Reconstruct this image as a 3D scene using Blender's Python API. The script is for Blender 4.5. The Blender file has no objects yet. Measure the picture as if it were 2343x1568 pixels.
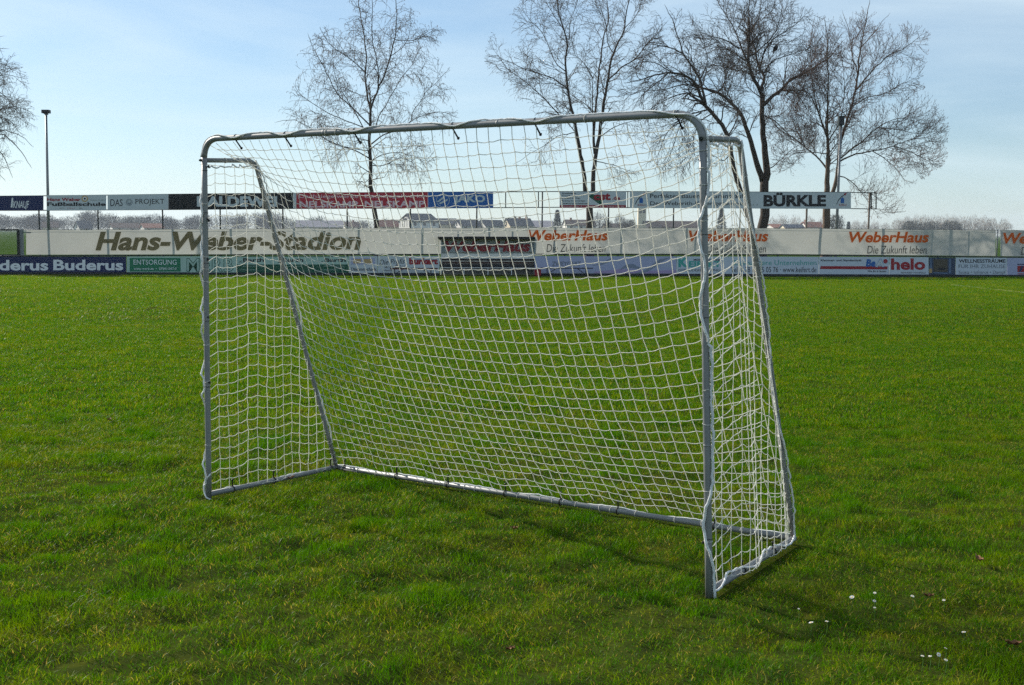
import bpy, math, random
import numpy as np
from mathutils import Vector, Matrix

R = math.radians
random.seed(7)
rng = np.random.default_rng(11)
scene = bpy.context.scene
col = scene.collection

# ------------------------------------------------------------------ camera
FPX, PITCH, ROLL, HCAM = 2695.47, 0.0931990, 0.0071403, 1.50397   # focal length in pixels of a 2343 px wide picture
CX, CY = 1171.5, 784.0


def cam_axes():
    cp, sp = math.cos(PITCH), math.sin(PITCH)
    f = np.array([0, cp, -sp]); u = np.array([0, sp, cp]); r = np.array([1.0, 0, 0])
    cr, sr = math.cos(ROLL), math.sin(ROLL)
    return cr * r + sr * u, -sr * r + cr * u, f


AR, AU, AF = cam_axes()
EYE = np.array([0.0, 0.0, HCAM])
cam = bpy.data.cameras.new('camera')
cam.sensor_width = 36.0
cam.lens = 36.0 * FPX / 2343.0
cam.clip_start = 0.1
cam.clip_end = 6000.0
cam_ob = bpy.data.objects.new('camera', cam)
col.objects.link(cam_ob)
M = Matrix.Identity(4)
for i in range(3):
    M[i][0], M[i][1], M[i][2], M[i][3] = AR[i], AU[i], -AF[i], EYE[i]
cam_ob.matrix_world = M
scene.camera = cam_ob

# ------------------------------------------------------------------ world, sun, exposure
SUN_EL = R(27.5)
SUN_DIR = Vector((-0.777 * math.cos(SUN_EL), 0.629 * math.cos(SUN_EL), math.sin(SUN_EL)))
world = bpy.data.worlds.new('World')
scene.world = world
world.use_nodes = True
wn, wl = world.node_tree.nodes, world.node_tree.links
wn.clear()
w_out = wn.new('ShaderNodeOutputWorld')
w_bg = wn.new('ShaderNodeBackground')
w_sky = wn.new('ShaderNodeTexSky')
w_sky.sky_type = 'NISHITA'
w_sky.sun_disc = False
w_sky.sun_elevation = SUN_EL
w_sky.sun_rotation = math.atan2(SUN_DIR.x, SUN_DIR.y)
w_sky.altitude = 100.0
w_sky.air_density = 1.0
w_sky.dust_density = 0.25
w_sky.ozone_density = 3.0
# thin cirrus streaks over the sky, laid out by direction
w_tc = wn.new('ShaderNodeTexCoord')
w_map = wn.new('ShaderNodeMapping'); w_map.inputs['Scale'].default_value = (1.6, 1.6, 9.0)
w_map.inputs['Rotation'].default_value = (0.06, 0.1, 0.0)
w_no = wn.new('ShaderNodeTexNoise'); w_no.inputs['Scale'].default_value = 1.7
w_no.inputs['Detail'].default_value = 7.0; w_no.inputs['Roughness'].default_value = 0.55
w_no.inputs['Distortion'].default_value = 0.5
w_rp = wn.new('ShaderNodeValToRGB')
w_rp.color_ramp.elements[0].position = 0.36; w_rp.color_ramp.elements[0].color = (0, 0, 0, 1)
w_rp.color_ramp.elements[1].position = 0.82; w_rp.color_ramp.elements[1].color = (1, 1, 1, 1)
w_mul = wn.new('ShaderNodeMath'); w_mul.operation = 'MULTIPLY'; w_mul.inputs[1].default_value = 0.75
w_mix = wn.new('ShaderNodeMixRGB')
wl.new(w_tc.outputs['Generated'], w_map.inputs['Vector'])
wl.new(w_map.outputs['Vector'], w_no.inputs['Vector'])
wl.new(w_no.outputs['Fac'], w_rp.inputs['Fac'])
wl.new(w_rp.outputs['Color'], w_mul.inputs[0])
w_mix.inputs['Fac'].default_value = 0.26
w_cir = wn.new('ShaderNodeMixRGB'); w_cir.inputs['Color2'].default_value = (6.4, 7.6, 8.2, 1)     # brighter cirrus wisps
wl.new(w_mul.outputs[0], w_cir.inputs['Fac'])
w_gam = wn.new('ShaderNodeGamma'); w_gam.inputs['Gamma'].default_value = 0.95
w_tint = wn.new('ShaderNodeMixRGB'); w_tint.blend_type = 'MULTIPLY'; w_tint.inputs['Fac'].default_value = 1.0
w_tint.inputs['Color2'].default_value = (0.87, 0.975, 1.05, 1)
wl.new(w_sky.outputs['Color'], w_gam.inputs['Color'])
wl.new(w_gam.outputs['Color'], w_tint.inputs['Color1'])
wl.new(w_tint.outputs['Color'], w_mix.inputs['Color1'])
w_mix.inputs['Color2'].default_value = (4.8, 6.1, 7.2, 1)     # thin even veil of high cloud
wl.new(w_mix.outputs['Color'], w_cir.inputs['Color1'])
wl.new(w_cir.outputs['Color'], w_bg.inputs['Color'])
w_bg.inputs['Strength'].default_value = 0.084
wl.new(w_bg.outputs['Background'], w_out.inputs['Surface'])

sun = bpy.data.lights.new('sun', 'SUN')
sun.energy = 5.0
sun.angle = R(0.53)
sun.color = (1.0, 0.93, 0.82)
sun_ob = bpy.data.objects.new('sun', sun)
col.objects.link(sun_ob)
sun_ob.location = (-30, 25, 30)
sun_ob.rotation_euler = SUN_DIR.to_track_quat('Z', 'Y').to_euler()

vs = scene.view_settings
vs.view_transform = 'Standard'
vs.look = 'None'
vs.gamma = 1.0
vs.use_curve_mapping = False
vs.exposure = 0.60
scene.cycles.max_bounces = 8
scene.cycles.transparent_max_bounces = 12
scene.cycles.use_denoising = False


# ------------------------------------------------------------------ helpers
def px_dir(x, y):
    return (x - CX) / FPX * AR - (y - CY) / FPX * AU + AF


def on_ground(x, y, z=0.0):
    d = px_dir(x, y)
    return EYE + d * ((z - HCAM) / d[2])


def at_depth(x, y, Y):
    d = px_dir(x, y)
    return EYE + d * (Y / d[1])


FENCE_Y, FENCE_K = 41.7, 0.12


def at_fence(x, y, off=0.0):
    """point on the upright plane of the pitch fence, moved off metres back"""
    d = px_dir(x, y)
    return EYE + d * ((FENCE_Y + off) / (d[1] - FENCE_K * d[0]))


FN = np.array([FENCE_K, -1.0, 0.0]); FN /= np.linalg.norm(FN)      # towards the pitch
FT = np.array([1.0, FENCE_K, 0.0]); FT /= np.linalg.norm(FT)


class MB:
    def __init__(s):
        s.v, s.f, s.m, s.n = [], [], [], 0

    def add(s, verts, faces, mi=0):
        verts = np.asarray(verts, float).reshape(-1, 3)
        s.v.append(verts)
        for f in faces:
            s.f.append([i + s.n for i in f]); s.m.append(mi)
        s.n += len(verts)

    def hexa(s, p, mi=0):
        """eight points: 0-3 bottom ring, 4-7 top ring"""
        s.add(p, [(3, 2, 1, 0), (4, 5, 6, 7), (0, 1, 5, 4), (1, 2, 6, 5), (2, 3, 7, 6), (3, 0, 4, 7)], mi)

    def box(s, x0, x1, y0, y1, z0, z1, mi=0):
        s.hexa([(x0, y0, z0), (x1, y0, z0), (x1, y1, z0), (x0, y1, z0), (x0, y0, z1), (x1, y0, z1), (x1, y1, z1), (x0, y1, z1)], mi)

    def slab(s, a, b, c, d, n, t, mi=0):
        """flat board with front corners a b c d and thickness t away along -n"""
        a, b, c, d, n = map(np.asarray, (a, b, c, d, n))
        s.hexa([a, b, b - n * t, a - n * t, d, c, c - n * t, d - n * t], mi)

    def bar(s, p, q, w, h, up=(0, 0, 1), mi=0):
        p, q = np.asarray(p, float), np.asarray(q, float)
        t = (q - p) / np.linalg.norm(q - p)
        r = np.cross(t, up); r /= np.linalg.norm(r)
        u = np.cross(r, t)
        ring = lambda c: [c - r * w / 2 - u * h / 2, c + r * w / 2 - u * h / 2, c + r * w / 2 + u * h / 2, c - r * w / 2 + u * h / 2]
        s.hexa(ring(p) + ring(q), mi)

    def tube(s, pts, rad, n=8, cap=True, mi=0):
        pts = np.asarray(pts, float)
        k = len(pts)
        rad = np.broadcast_to(np.asarray(rad, float), (k,))
        tan = np.gradient(pts, axis=0)
        tan /= np.maximum(np.linalg.norm(tan, axis=1, keepdims=True), 1e-9)
        a = np.array([0, 0, 1.0]) if abs(tan[0][2]) < 0.9 else np.array([1.0, 0, 0])
        x = np.cross(tan[0], a); x /= np.linalg.norm(x)
        ang = np.arange(n) * 2 * math.pi / n
        ca, sa = np.cos(ang)[:, None], np.sin(ang)[:, None]
        vs_ = []
        for i in range(k):
            x = x - tan[i] * (x @ tan[i]); x /= np.linalg.norm(x)
            y = np.cross(tan[i], x)
            vs_.append(pts[i] + rad[i] * (ca * x + sa * y))
        f = []
        for i in range(k - 1):
            for j in range(n):
                j2 = (j + 1) % n
                f.append((i * n + j, i * n + j2, (i + 1) * n + j2, (i + 1) * n + j))
        if cap:
            f.append(tuple(range(n - 1, -1, -1)))
            f.append(tuple((k - 1) * n + j for j in range(n)))
        s.add(np.concatenate(vs_), f, mi)

    def ring(s, c, axis, R_, r, n=14, m=5, mi=0):
        c, axis = np.asarray(c, float), np.asarray(axis, float)
        axis = axis / np.linalg.norm(axis)
        a = np.array([0, 0, 1.0]) if abs(axis[2]) < 0.9 else np.array([1.0, 0, 0])
        x = np.cross(axis, a); x /= np.linalg.norm(x); y = np.cross(axis, x)
        v, f = [], []
        for i in range(n):
            t = 2 * math.pi * i / n
            d = math.cos(t) * x + math.sin(t) * y
            for j in range(m):
                q = 2 * math.pi * j / m
                v.append(c + d * (R_ + r * math.cos(q)) + axis * r * math.sin(q))
                f.append((i * m + j, ((i + 1) % n) * m + j, ((i + 1) % n) * m + (j + 1) % m, i * m + (j + 1) % m))
        s.add(v, f, mi)

    def mesh(s, name, mats, origin=(0, 0, 0), smooth=False):
        me = bpy.data.meshes.new(name)
        v = np.concatenate(s.v) - np.asarray(origin, float)
        me.from_pydata(v.tolist(), [], s.f)
        for m in (mats if isinstance(mats, (list, tuple)) else [mats]):
            me.materials.append(m)
        if any(s.m):
            me.polygons.foreach_set('material_index', s.m)
        if smooth:
            me.polygons.foreach_set('use_smooth', [True] * len(me.polygons))
        me.update()
        return me


def fast_mesh(name, v, quads=None, tris=None, mat_idx=None):
    me = bpy.data.meshes.new(name)
    loops, starts, tot = [], [], 0
    if quads is not None and len(quads):
        loops.append(quads.reshape(-1)); starts.append(np.arange(len(quads)) * 4); tot = len(quads) * 4
    if tris is not None and len(tris):
        loops.append(tris.reshape(-1)); starts.append(tot + np.arange(len(tris)) * 3)
    loops = np.concatenate(loops).astype(np.int32); starts = np.concatenate(starts).astype(np.int32)
    me.vertices.add(len(v)); me.vertices.foreach_set('co', np.ascontiguousarray(v, np.float32).ravel())
    me.loops.add(len(loops)); me.loops.foreach_set('vertex_index', loops)
    me.polygons.add(len(starts)); me.polygons.foreach_set('loop_start', starts)
    if mat_idx is not None:
        me.polygons.foreach_set('material_index', mat_idx.astype(np.int32))
    me.update(calc_edges=True)
    return me


def tag(o, label=None, cat=None, group=None, kind=None):
    if label: o['label'] = label
    if cat: o['category'] = cat
    if group: o['group'] = group
    if kind: o['kind'] = kind
    return o


def empty(name, loc, label=None, cat=None, group=None):
    o = bpy.data.objects.new(name, None)
    o.empty_display_size = 0.2
    col.objects.link(o)
    o.location = tuple(float(c) for c in loc)
    return tag(o, label, cat, group)


def world_loc(o):
    l = np.array(o.location)
    while o.parent:
        o = o.parent
        l = l + np.array(o.location)
    return l


def obj(name, mb, mats, parent=None, origin=None, smooth=False):
    """links an MB (in world coordinates) as one mesh object"""
    if parent is not None:
        o = bpy.data.objects.new(name, mb.mesh(name, mats, world_loc(parent), smooth))
        o.parent = parent
    else:
        origin = (0, 0, 0) if origin is None else origin
        o = bpy.data.objects.new(name, mb.mesh(name, mats, origin, smooth))
        o.location = tuple(float(c) for c in origin)
    col.objects.link(o)
    return o


def copy_tree(o, parent=None):
    c = o.copy()
    col.objects.link(c)
    if parent: c.parent = parent
    for ch in [x for x in bpy.data.objects if x.parent == o]:
        copy_tree(ch, c)
    return c


def catmull(p, sub):
    p = np.asarray(p, float)
    if len(p) < 3:
        t = np.linspace(0, 1, sub * (len(p) - 1) + 1)[:, None]
        return p[0] * (1 - t) + p[-1] * t
    q = np.vstack([2 * p[0] - p[1], p, 2 * p[-1] - p[-2]])
    out = []
    for i in range(len(p) - 1):
        a, b, c, d = q[i], q[i + 1], q[i + 2], q[i + 3]
        for k in range(sub):
            t = k / sub
            out.append(0.5 * ((2 * b) + (c - a) * t + (2 * a - 5 * b + 4 * c - d) * t * t + (3 * b - a - 3 * c + d) * t ** 3))
    out.append(p[-1])
    return np.array(out)


def resample(p, step):
    seg = np.linalg.norm(np.diff(p, axis=0), axis=1)
    s = np.concatenate([[0], np.cumsum(seg)])
    n = max(2, int(s[-1] / step) + 1)
    t = np.linspace(0, s[-1], n)
    return np.stack([np.interp(t, s, p[:, k]) for k in range(3)], 1)


_lat = np.random.default_rng(5).random((256, 256))


def vnoise(x, y):
    """value noise, 0..1"""
    xi, yi = np.floor(x).astype(int), np.floor(y).astype(int)
    fx, fy = x - xi, y - yi
    fx, fy = fx * fx * (3 - 2 * fx), fy * fy * (3 - 2 * fy)
    g = lambda a, b: _lat[a & 255, b & 255]
    return (g(xi, yi) * (1 - fx) + g(xi + 1, yi) * fx) * (1 - fy) + (g(xi, yi + 1) * (1 - fx) + g(xi + 1, yi + 1) * fx) * fy


def relief(x, y):
    r = np.hypot(x, y)
    fade = np.clip((9.6 - r) / 2.4, 0, 1)
    h = (vnoise(x * 1.1 + 7, y * 1.1) - .5) * .025 + (vnoise(x * 3.3, y * 3.3 + 20) - .5) * .034 + (vnoise(x * 7, y * 7 + 9) - .5) * .034
    d = np.full(np.shape(x), 9.0)
    for (ax, ay), (bx, by) in GOAL_FOOT:
        t = np.clip(((x - ax) * (bx - ax) + (y - ay) * (by - ay)) / ((bx - ax) ** 2 + (by - ay) ** 2), 0, 1)
        d = np.minimum(d, np.hypot(x - ax - t * (bx - ax), y - ay - t * (by - ay)))
    w = np.clip((d - .04) / .35, 0, 1)
    return h * fade * w - .006 * (1 - w)


GOAL_FOOT = (((-1.709, 6.554), (-1.105, 7.352)), ((.832, 4.806), (1.391, 5.674)), ((-1.105, 7.352), (1.391, 5.674)))


def bar_gap(x, y):
    d = np.full(np.shape(x), 9.0)
    for (ax, ay), (bx, by) in GOAL_FOOT:
        t = np.clip(((x - ax) * (bx - ax) + (y - ay) * (by - ay)) / ((bx - ax) ** 2 + (by - ay) ** 2), 0, 1)
        d = np.minimum(d, np.hypot(x - ax - t * (bx - ax), y - ay - t * (by - ay)))
    return d


# ------------------------------------------------------------------ materials
def new_mat(name):
    m = bpy.data.materials.new(name)
    m.use_nodes = True
    return m, m.node_tree.nodes, m.node_tree.links


def paint(name, c, rough=0.5, metal=0.0, var=0.12, scale=3.0, bump=0.0, transl=0.0, spec=0.25, streak=False):
    m, n, l = new_mat(name)
    b = n['Principled BSDF']
    b.inputs['Roughness'].default_value = rough
    b.inputs['Metallic'].default_value = metal
    b.inputs['Specular IOR Level'].default_value = spec
    tc = n.new('ShaderNodeTexCoord')
    mp = n.new('ShaderNodeMapping')
    mp.inputs['Scale'].default_value = (1, 1, 0.2) if streak else (1, 1, 1)
    no = n.new('ShaderNodeTexNoise'); no.inputs['Scale'].default_value = scale; no.inputs['Detail'].default_value = 6
    no.inputs['Roughness'].default_value = 0.65
    mx = n.new('ShaderNodeMixRGB'); mx.blend_type = 'MIX'
    mx.inputs['Color1'].default_value = (*[k * (1 - var) for k in c], 1)
    mx.inputs['Color2'].default_value = (*[min(1, k * (1 + var)) for k in c], 1)
    l.new(tc.outputs['Object'], mp.inputs['Vector']); l.new(mp.outputs['Vector'], no.inputs['Vector'])
    l.new(no.outputs['Fac'], mx.inputs['Fac']); l.new(mx.outputs['Color'], b.inputs['Base Color'])
    if bump:
        bp = n.new('ShaderNodeBump'); bp.inputs['Strength'].default_value = bump; bp.inputs['Distance'].default_value = 0.02
        l.new(no.outputs['Fac'], bp.inputs['Height']); l.new(bp.outputs['Normal'], b.inputs['Normal'])
    if transl:
        t = n.new('ShaderNodeBsdfTranslucent'); l.new(mx.outputs['Color'], t.inputs['Color'])
        ms = n.new('ShaderNodeMixShader'); ms.inputs['Fac'].default_value = transl
        l.new(b.outputs['BSDF'], ms.inputs[1]); l.new(t.outputs['BSDF'], ms.inputs[2])
        l.new(ms.outputs['Shader'], n['Material Output'].inputs['Surface'])
    return m


def grass_mat(name, blades):
    m, n, l = new_mat(name)
    b = n['Principled BSDF']
    geo = n.new('ShaderNodeNewGeometry')

    def noise(scale, detail=4, rough=0.6, off=0.0):
        mp = n.new('ShaderNodeMapping'); mp.inputs['Location'].default_value = (off, off * 1.7, 0)
        mp.inputs['Scale'].default_value = (1, 1, 0)
        l.new(geo.outputs['Position'], mp.inputs['Vector'])
        t = n.new('ShaderNodeTexNoise'); t.inputs['Scale'].default_value = scale
        t.inputs['Detail'].default_value = detail; t.inputs['Roughness'].default_value = rough
        l.new(mp.outputs['Vector'], t.inputs['Vector'])
        return t.outputs['Fac']

    def ramp(fac, stops):
        r = n.new('ShaderNodeValToRGB')
        e = r.color_ramp.elements
        e[0].position, e[0].color = stops[0][0], (*stops[0][1], 1)
        e[1].position, e[1].color = stops[-1][0], (*stops[-1][1], 1)
        for p_, c_ in stops[1:-1]:
            q = e.new(p_); q.color = (*c_, 1)
        l.new(fac, r.inputs['Fac'])
        return r.outputs['Color']

    def mix(f, a, c2, mode='MIX'):
        x = n.new('ShaderNodeMixRGB'); x.blend_type = mode
        if isinstance(f, float): x.inputs['Fac'].default_value = f
        else: l.new(f, x.inputs['Fac'])
        for k, v in ((1, a), (2, c2)):
            if isinstance(v, tuple): x.inputs[k].default_value = (*v, 1)
            else: l.new(v, x.inputs[k])
        return x.outputs['Color']

    big = ramp(noise(0.85, 6, 0.68), [(0.34, (0.016, 0.100, 0.001)), (0.50, (0.064, 0.165, 0.001)), (0.66, (0.190, 0.205, 0.003))])
    mid = ramp(noise(3.4, 6, 0.72, 13.0), [(0.34, (0.016, 0.105, 0.001)), (0.52, (0.060, 0.165, 0.001)), (0.70, (0.170, 0.180, 0.003))])
    c = mix(0.62, big, mid)
    # tussock to tussock change between lush and strawy turf
    tus = ramp(noise(9.0, 3, 0.6, 47.0), [(0.36, (0.45, 0.66, 0.8)), (0.52, (1.0, 1.0, 1.0)), (0.66, (1.75, 1.22, 1.6))])
    c = mix(1.0, c, tus, 'MULTIPLY')
    # drier, yellower strip along the far touchline
    sx = n.new('ShaderNodeSeparateXYZ'); l.new(geo.outputs['Position'], sx.inputs[0])
    mr = n.new('ShaderNodeMapRange'); mr.inputs['From Min'].default_value = 24.0; mr.inputs['From Max'].default_value = 33.0
    l.new(sx.outputs['Y'], mr.inputs['Value'])
    c = mix(mr.outputs['Result'], c, mix(1.0, c, (1.45, 1.22, 1.0), 'MULTIPLY'))
    # bare, brownish spots
    spot = ramp(noise(1.15, 6, 0.72, 31.0), [(0.66, (0, 0, 0)), (0.74, (1, 1, 1))])
    c = mix(spot, c, (0.085, 0.062, 0.028))
    if blades:
        at = n.new('ShaderNodeAttribute'); at.attribute_name = 'tint'
        c = mix(at.outputs['Fac'], c, ramp(at.outputs['Fac'], [(0.0, (0.020, 0.100, 0.001)), (0.55, (0.085, 0.190, 0.002)), (0.86, (0.210, 0.235, 0.005)), (1.0, (0.34, 0.27, 0.07))]))
    # worn white touchline across the grass
    A_, B_ = on_ground(2176, 652), on_ground(2343, 670)
    d_ = (B_ - A_)[:2]; d_ /= np.linalg.norm(d_); nn = np.array([-d_[1], d_[0]])
    dot = n.new('ShaderNodeVectorMath'); dot.operation = 'DOT_PRODUCT'
    l.new(geo.outputs['Position'], dot.inputs[0]); dot.inputs[1].default_value = (nn[0], nn[1], 0)
    sub = n.new('ShaderNodeMath'); sub.operation = 'SUBTRACT'; l.new(dot.outputs['Value'], sub.inputs[0]); sub.inputs[1].default_value = float(nn @ A_[:2])
    ab = n.new('ShaderNodeMath'); ab.operation = 'ABSOLUTE'; l.new(sub.outputs[0], ab.inputs[0])
    lt = n.new('ShaderNodeMath'); lt.operation = 'LESS_THAN'; l.new(ab.outputs[0], lt.inputs[0]); lt.inputs[1].default_value = 0.055
    al = n.new('ShaderNodeVectorMath'); al.operation = 'DOT_PRODUCT'
    l.new(geo.outputs['Position'], al.inputs[0]); al.inputs[1].default_value = (d_[0], d_[1], 0)
    gt = n.new('ShaderNodeMath'); gt.operation = 'GREATER_THAN'; l.new(al.outputs['Value'], gt.inputs[0]); gt.inputs[1].default_value = float(d_ @ A_[:2])
    mu = n.new('ShaderNodeMath'); mu.operation = 'MULTIPLY'; l.new(lt.outputs[0], mu.inputs[0]); l.new(gt.outputs[0], mu.inputs[1])
    wr = n.new('ShaderNodeMath'); wr.operation = 'MULTIPLY'; l.new(mu.outputs[0], wr.inputs[0])
    l.new(ramp(noise(5.0, 3, 0.6, 3.0), [(0.35, (0, 0, 0)), (0.6, (0.42, 0.42, 0.42))]), wr.inputs[1])
    c = mix(wr.outputs[0], c, (0.62, 0.63, 0.56))
    if not blades:
        c = mix(0.75, c, (0.034, 0.022, 0.012))
    l.new(c, b.inputs['Base Color'])
    b.inputs['Roughness'].default_value = 0.38 if blades else 0.9
    b.inputs['Specular IOR Level'].default_value = 0.032 if blades else 0.0
    if blades:
        t = n.new('ShaderNodeBsdfTranslucent')
        l.new(mix(0.5, c, (1.9, 1.75, 0.6), 'MULTIPLY'), t.inputs['Color'])
        ms = n.new('ShaderNodeMixShader'); ms.inputs['Fac'].default_value = 0.45
        l.new(b.outputs['BSDF'], ms.inputs[1]); l.new(t.outputs['BSDF'], ms.inputs[2])
        l.new(ms.outputs['Shader'], n['Material Output'].inputs['Surface'])
    return m


MT = dict(
    steel=paint('galvanised steel', (0.24, 0.243, 0.24), 0.50, 0.25, 0.16, 14, 0.03),
    net=paint('white net cord', (0.84, 0.83, 0.77), 0.7, 0, 0.05, 20, 0, 0.42),
    rope=paint('white braided rope', (0.78, 0.79, 0.78), 0.75, 0, 0.10, 60, 0.3, 0.15),
    rubber=paint('black elastic', (0.012, 0.012, 0.012), 0.5, 0, 0.2, 20),
    dark_metal=paint('dark green painted steel', (0.022, 0.028, 0.026), 0.45, 0.2, 0.2, 6),
    grey_metal=paint('weathered grey steel', (0.20, 0.21, 0.215), 0.5, 0.5, 0.18, 5, 0.05),
    wood=paint('weathered wood', (0.16, 0.130, 0.105), 0.8, 0, 0.35, 9, 0.4),
    dark_wood=paint('dark stained wood', (0.060, 0.028, 0.022), 0.65, 0, 0.3, 9, 0.3),
    white=paint('white print', (0.74, 0.75, 0.76), 0.45, 0, 0.06, 3),
    sheet=paint('pale grey aluminium sheet', (0.50, 0.54, 0.56), 0.42, 0, 0.07, 2.2, 0, 0, 0.25, True),
    sheet_blue=paint('bluish white sheet', (0.50, 0.55, 0.62), 0.42, 0, 0.07, 2.2, 0, 0, 0.25, True),
    lilac=paint('lavender sheet', (0.36, 0.38, 0.54), 0.42, 0, 0.10, 1.4),
    lilac_dark=paint('grey blue print', (0.20, 0.23, 0.31), 0.42, 0, 0.10, 1.4),
    lilac_pink=paint('violet print', (0.36, 0.27, 0.46), 0.42, 0, 0.10, 1.4),
    navy=paint('navy print', (0.010, 0.020, 0.085), 0.35, 0, 0.12, 2.5),
    blue=paint('bright blue print', (0.012, 0.105, 0.36), 0.35, 0, 0.10, 2.5),
    black=paint('black print', (0.010, 0.011, 0.014), 0.4, 0, 0.15, 2.5),
    ink=paint('dark ink', (0.018, 0.020, 0.026), 0.5, 0, 0.15, 4),
    red=paint('red print', (0.42, 0.022, 0.040), 0.4, 0, 0.10, 2.5),
    dark_red=paint('dark red print', (0.30, 0.014, 0.024), 0.45, 0, 0.12, 4),
    pink=paint('pale pink print', (0.70, 0.50, 0.54), 0.45, 0, 0.10, 4),
    green=paint('green print', (0.012, 0.17, 0.085), 0.4, 0, 0.10, 3),
    dark_green=paint('dark green print', (0.008, 0.085, 0.048), 0.4, 0, 0.12, 3),
    pale_green=paint('pale green sheet', (0.36, 0.50, 0.43), 0.42, 0, 0.08, 2.2),
    teal=paint('teal print', (0.05, 0.33, 0.29), 0.45, 0, 0.08, 3),
    grey_ink=paint('grey ink', (0.14, 0.16, 0.19), 0.5, 0, 0.10, 4),
    tan=paint('tan print', (0.44, 0.30, 0.14), 0.5, 0, 0.15, 6),
    banner=paint('white mesh tarpaulin', (0.43, 0.432, 0.395), 0.75, 0, 0.10, 1.2, 0.25, 0.34, 0.2),
    banner_olive=paint('olive banner print', (0.195, 0.160, 0.080), 0.75, 0, 0.10, 2, 0, 0.3, 0.2),
    banner_orange=paint('orange banner print', (0.72, 0.130, 0.015), 0.75, 0, 0.10, 2, 0, 0.38, 0.2),
    banner_grey=paint('grey banner print', (0.085, 0.088, 0.080), 0.75, 0, 0.10, 2, 0, 0.25, 0.2),
    felt=paint('roof felt', (0.018, 0.018, 0.020), 0.85, 0, 0.25, 6, 0.3),
    seat=paint('black bench slat', (0.014, 0.015, 0.020), 0.5, 0, 0.2, 6),
    wall_grey=paint('grey blue wall panel', (0.30, 0.36, 0.40), 0.5, 0, 0.08, 2),
    poly=paint('cloudy plastic sheet', (0.55, 0.60, 0.62), 0.4, 0, 0.06, 2, 0, 0.40, 0.25),
    yellow_wood=paint('ochre fascia board', (0.20, 0.15, 0.05), 0.6, 0, 0.2, 6),
    concrete=paint('concrete strip', (0.16, 0.16, 0.15), 0.9, 0, 0.2, 5, 0.3),
    sauna=paint('brown photo print', (0.075, 0.062, 0.045), 0.4, 0, 0.45, 9),
    sauna_blue=paint('dark blue photo print', (0.035, 0.055, 0.10), 0.4, 0, 0.35, 7),
    sauna_light=paint('steel blue photo print', (0.10, 0.15, 0.24), 0.4, 0, 0.3, 7),
    plaster=paint('white plaster', (0.62, 0.60, 0.56), 0.85, 0, 0.08, 0.6),
    cream=paint('cream plaster', (0.60, 0.52, 0.38), 0.85, 0, 0.08, 0.6),
    roof_grey=paint('slate grey tiles', (0.055, 0.058, 0.068), 0.75, 0, 0.2, 1.5, 0.3),
    roof_brown=paint('brown tiles', (0.105, 0.068, 0.055), 0.8, 0, 0.2, 1.5, 0.3),
    roof_red=paint('weathered red tiles', (0.24, 0.095, 0.06), 0.8, 0, 0.2, 1.5, 0.3),
    roof_pale=paint('pale fibre cement roof', (0.42, 0.36, 0.36), 0.8, 0, 0.12, 0.8),
    timber=paint('dark timber', (0.05, 0.038, 0.03), 0.8, 0, 0.2, 2),
    pane=paint('dark window pane', (0.02, 0.024, 0.03), 0.12, 0, 0.1, 1),
    brick=paint('chimney brick', (0.20, 0.10, 0.07), 0.9, 0, 0.2, 3),
    solar=paint('solar glass', (0.012, 0.016, 0.035), 0.15, 0, 0.1, 1),
    bark=paint('grey brown bark', (0.070, 0.054, 0.040), 0.9, 0, 0.45, 7, 0.8),
    bark_dark=paint('dark brown bark', (0.050, 0.038, 0.030), 0.9, 0, 0.45, 7, 0.8),
    bark_warm=paint('warm brown bark', (0.110, 0.078, 0.055), 0.9, 0, 0.45, 7, 0.8),
    twig=paint('brown twigs', (0.105, 0.078, 0.060), 0.85, 0, 0.3, 3),
    twig_dark=paint('dark twigs', (0.075, 0.055, 0.043), 0.85, 0, 0.3, 3),
    twig_red=paint('reddish twigs', (0.135, 0.088, 0.068), 0.85, 0, 0.3, 3),
    catkin=paint('brown catkins', (0.13, 0.075, 0.055), 0.8, 0, 0.3, 3),
    bud=paint('reddish buds', (0.24, 0.115, 0.085), 0.8, 0, 0.3, 3),
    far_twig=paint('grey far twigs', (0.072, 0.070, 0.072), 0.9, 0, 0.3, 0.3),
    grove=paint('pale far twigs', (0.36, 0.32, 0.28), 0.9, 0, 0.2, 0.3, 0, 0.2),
    far_dark=paint('dark far brush', (0.060, 0.058, 0.038), 0.9, 0, 0.3, 0.3),
    conifer=paint('conifer needles', (0.022, 0.040, 0.020), 0.8, 0, 0.3, 1.0),
    petal=paint('white petals', (0.82, 0.82, 0.80), 0.6, 0, 0.04, 40, 0, 0.3),
    yolk=paint('yellow flower disc', (0.70, 0.42, 0.02), 0.7, 0, 0.1, 200),
    stem=paint('green stem', (0.06, 0.13, 0.02), 0.6, 0, 0.1, 40),
    leaf=paint('dry brown leaf', (0.22, 0.115, 0.055), 0.75, 0, 0.4, 60, 0.3, 0.25),
    feather=paint('black feathers', (0.010, 0.010, 0.013), 0.45, 0, 0.2, 20),
    lamp_glass=paint('lamp glass', (0.30, 0.32, 0.33), 0.15, 0, 0.05, 2),
)
GRASS = grass_mat('turf blades', True)
SOIL = grass_mat('turf ground', False)

# ------------------------------------------------------------------ ground
def axis_lines(lo, hi, step, far_lo, far_hi, g=1.16):
    a = list(np.arange(lo, hi + 1e-6, step))
    s = step; x = hi
    while x < far_hi:
        s *= g; x += s; a.append(x)
    s = step; x = lo; b = []
    while x > far_lo:
        s *= g; x -= s; b.append(x)
    return np.array(b[::-1] + a)


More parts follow.
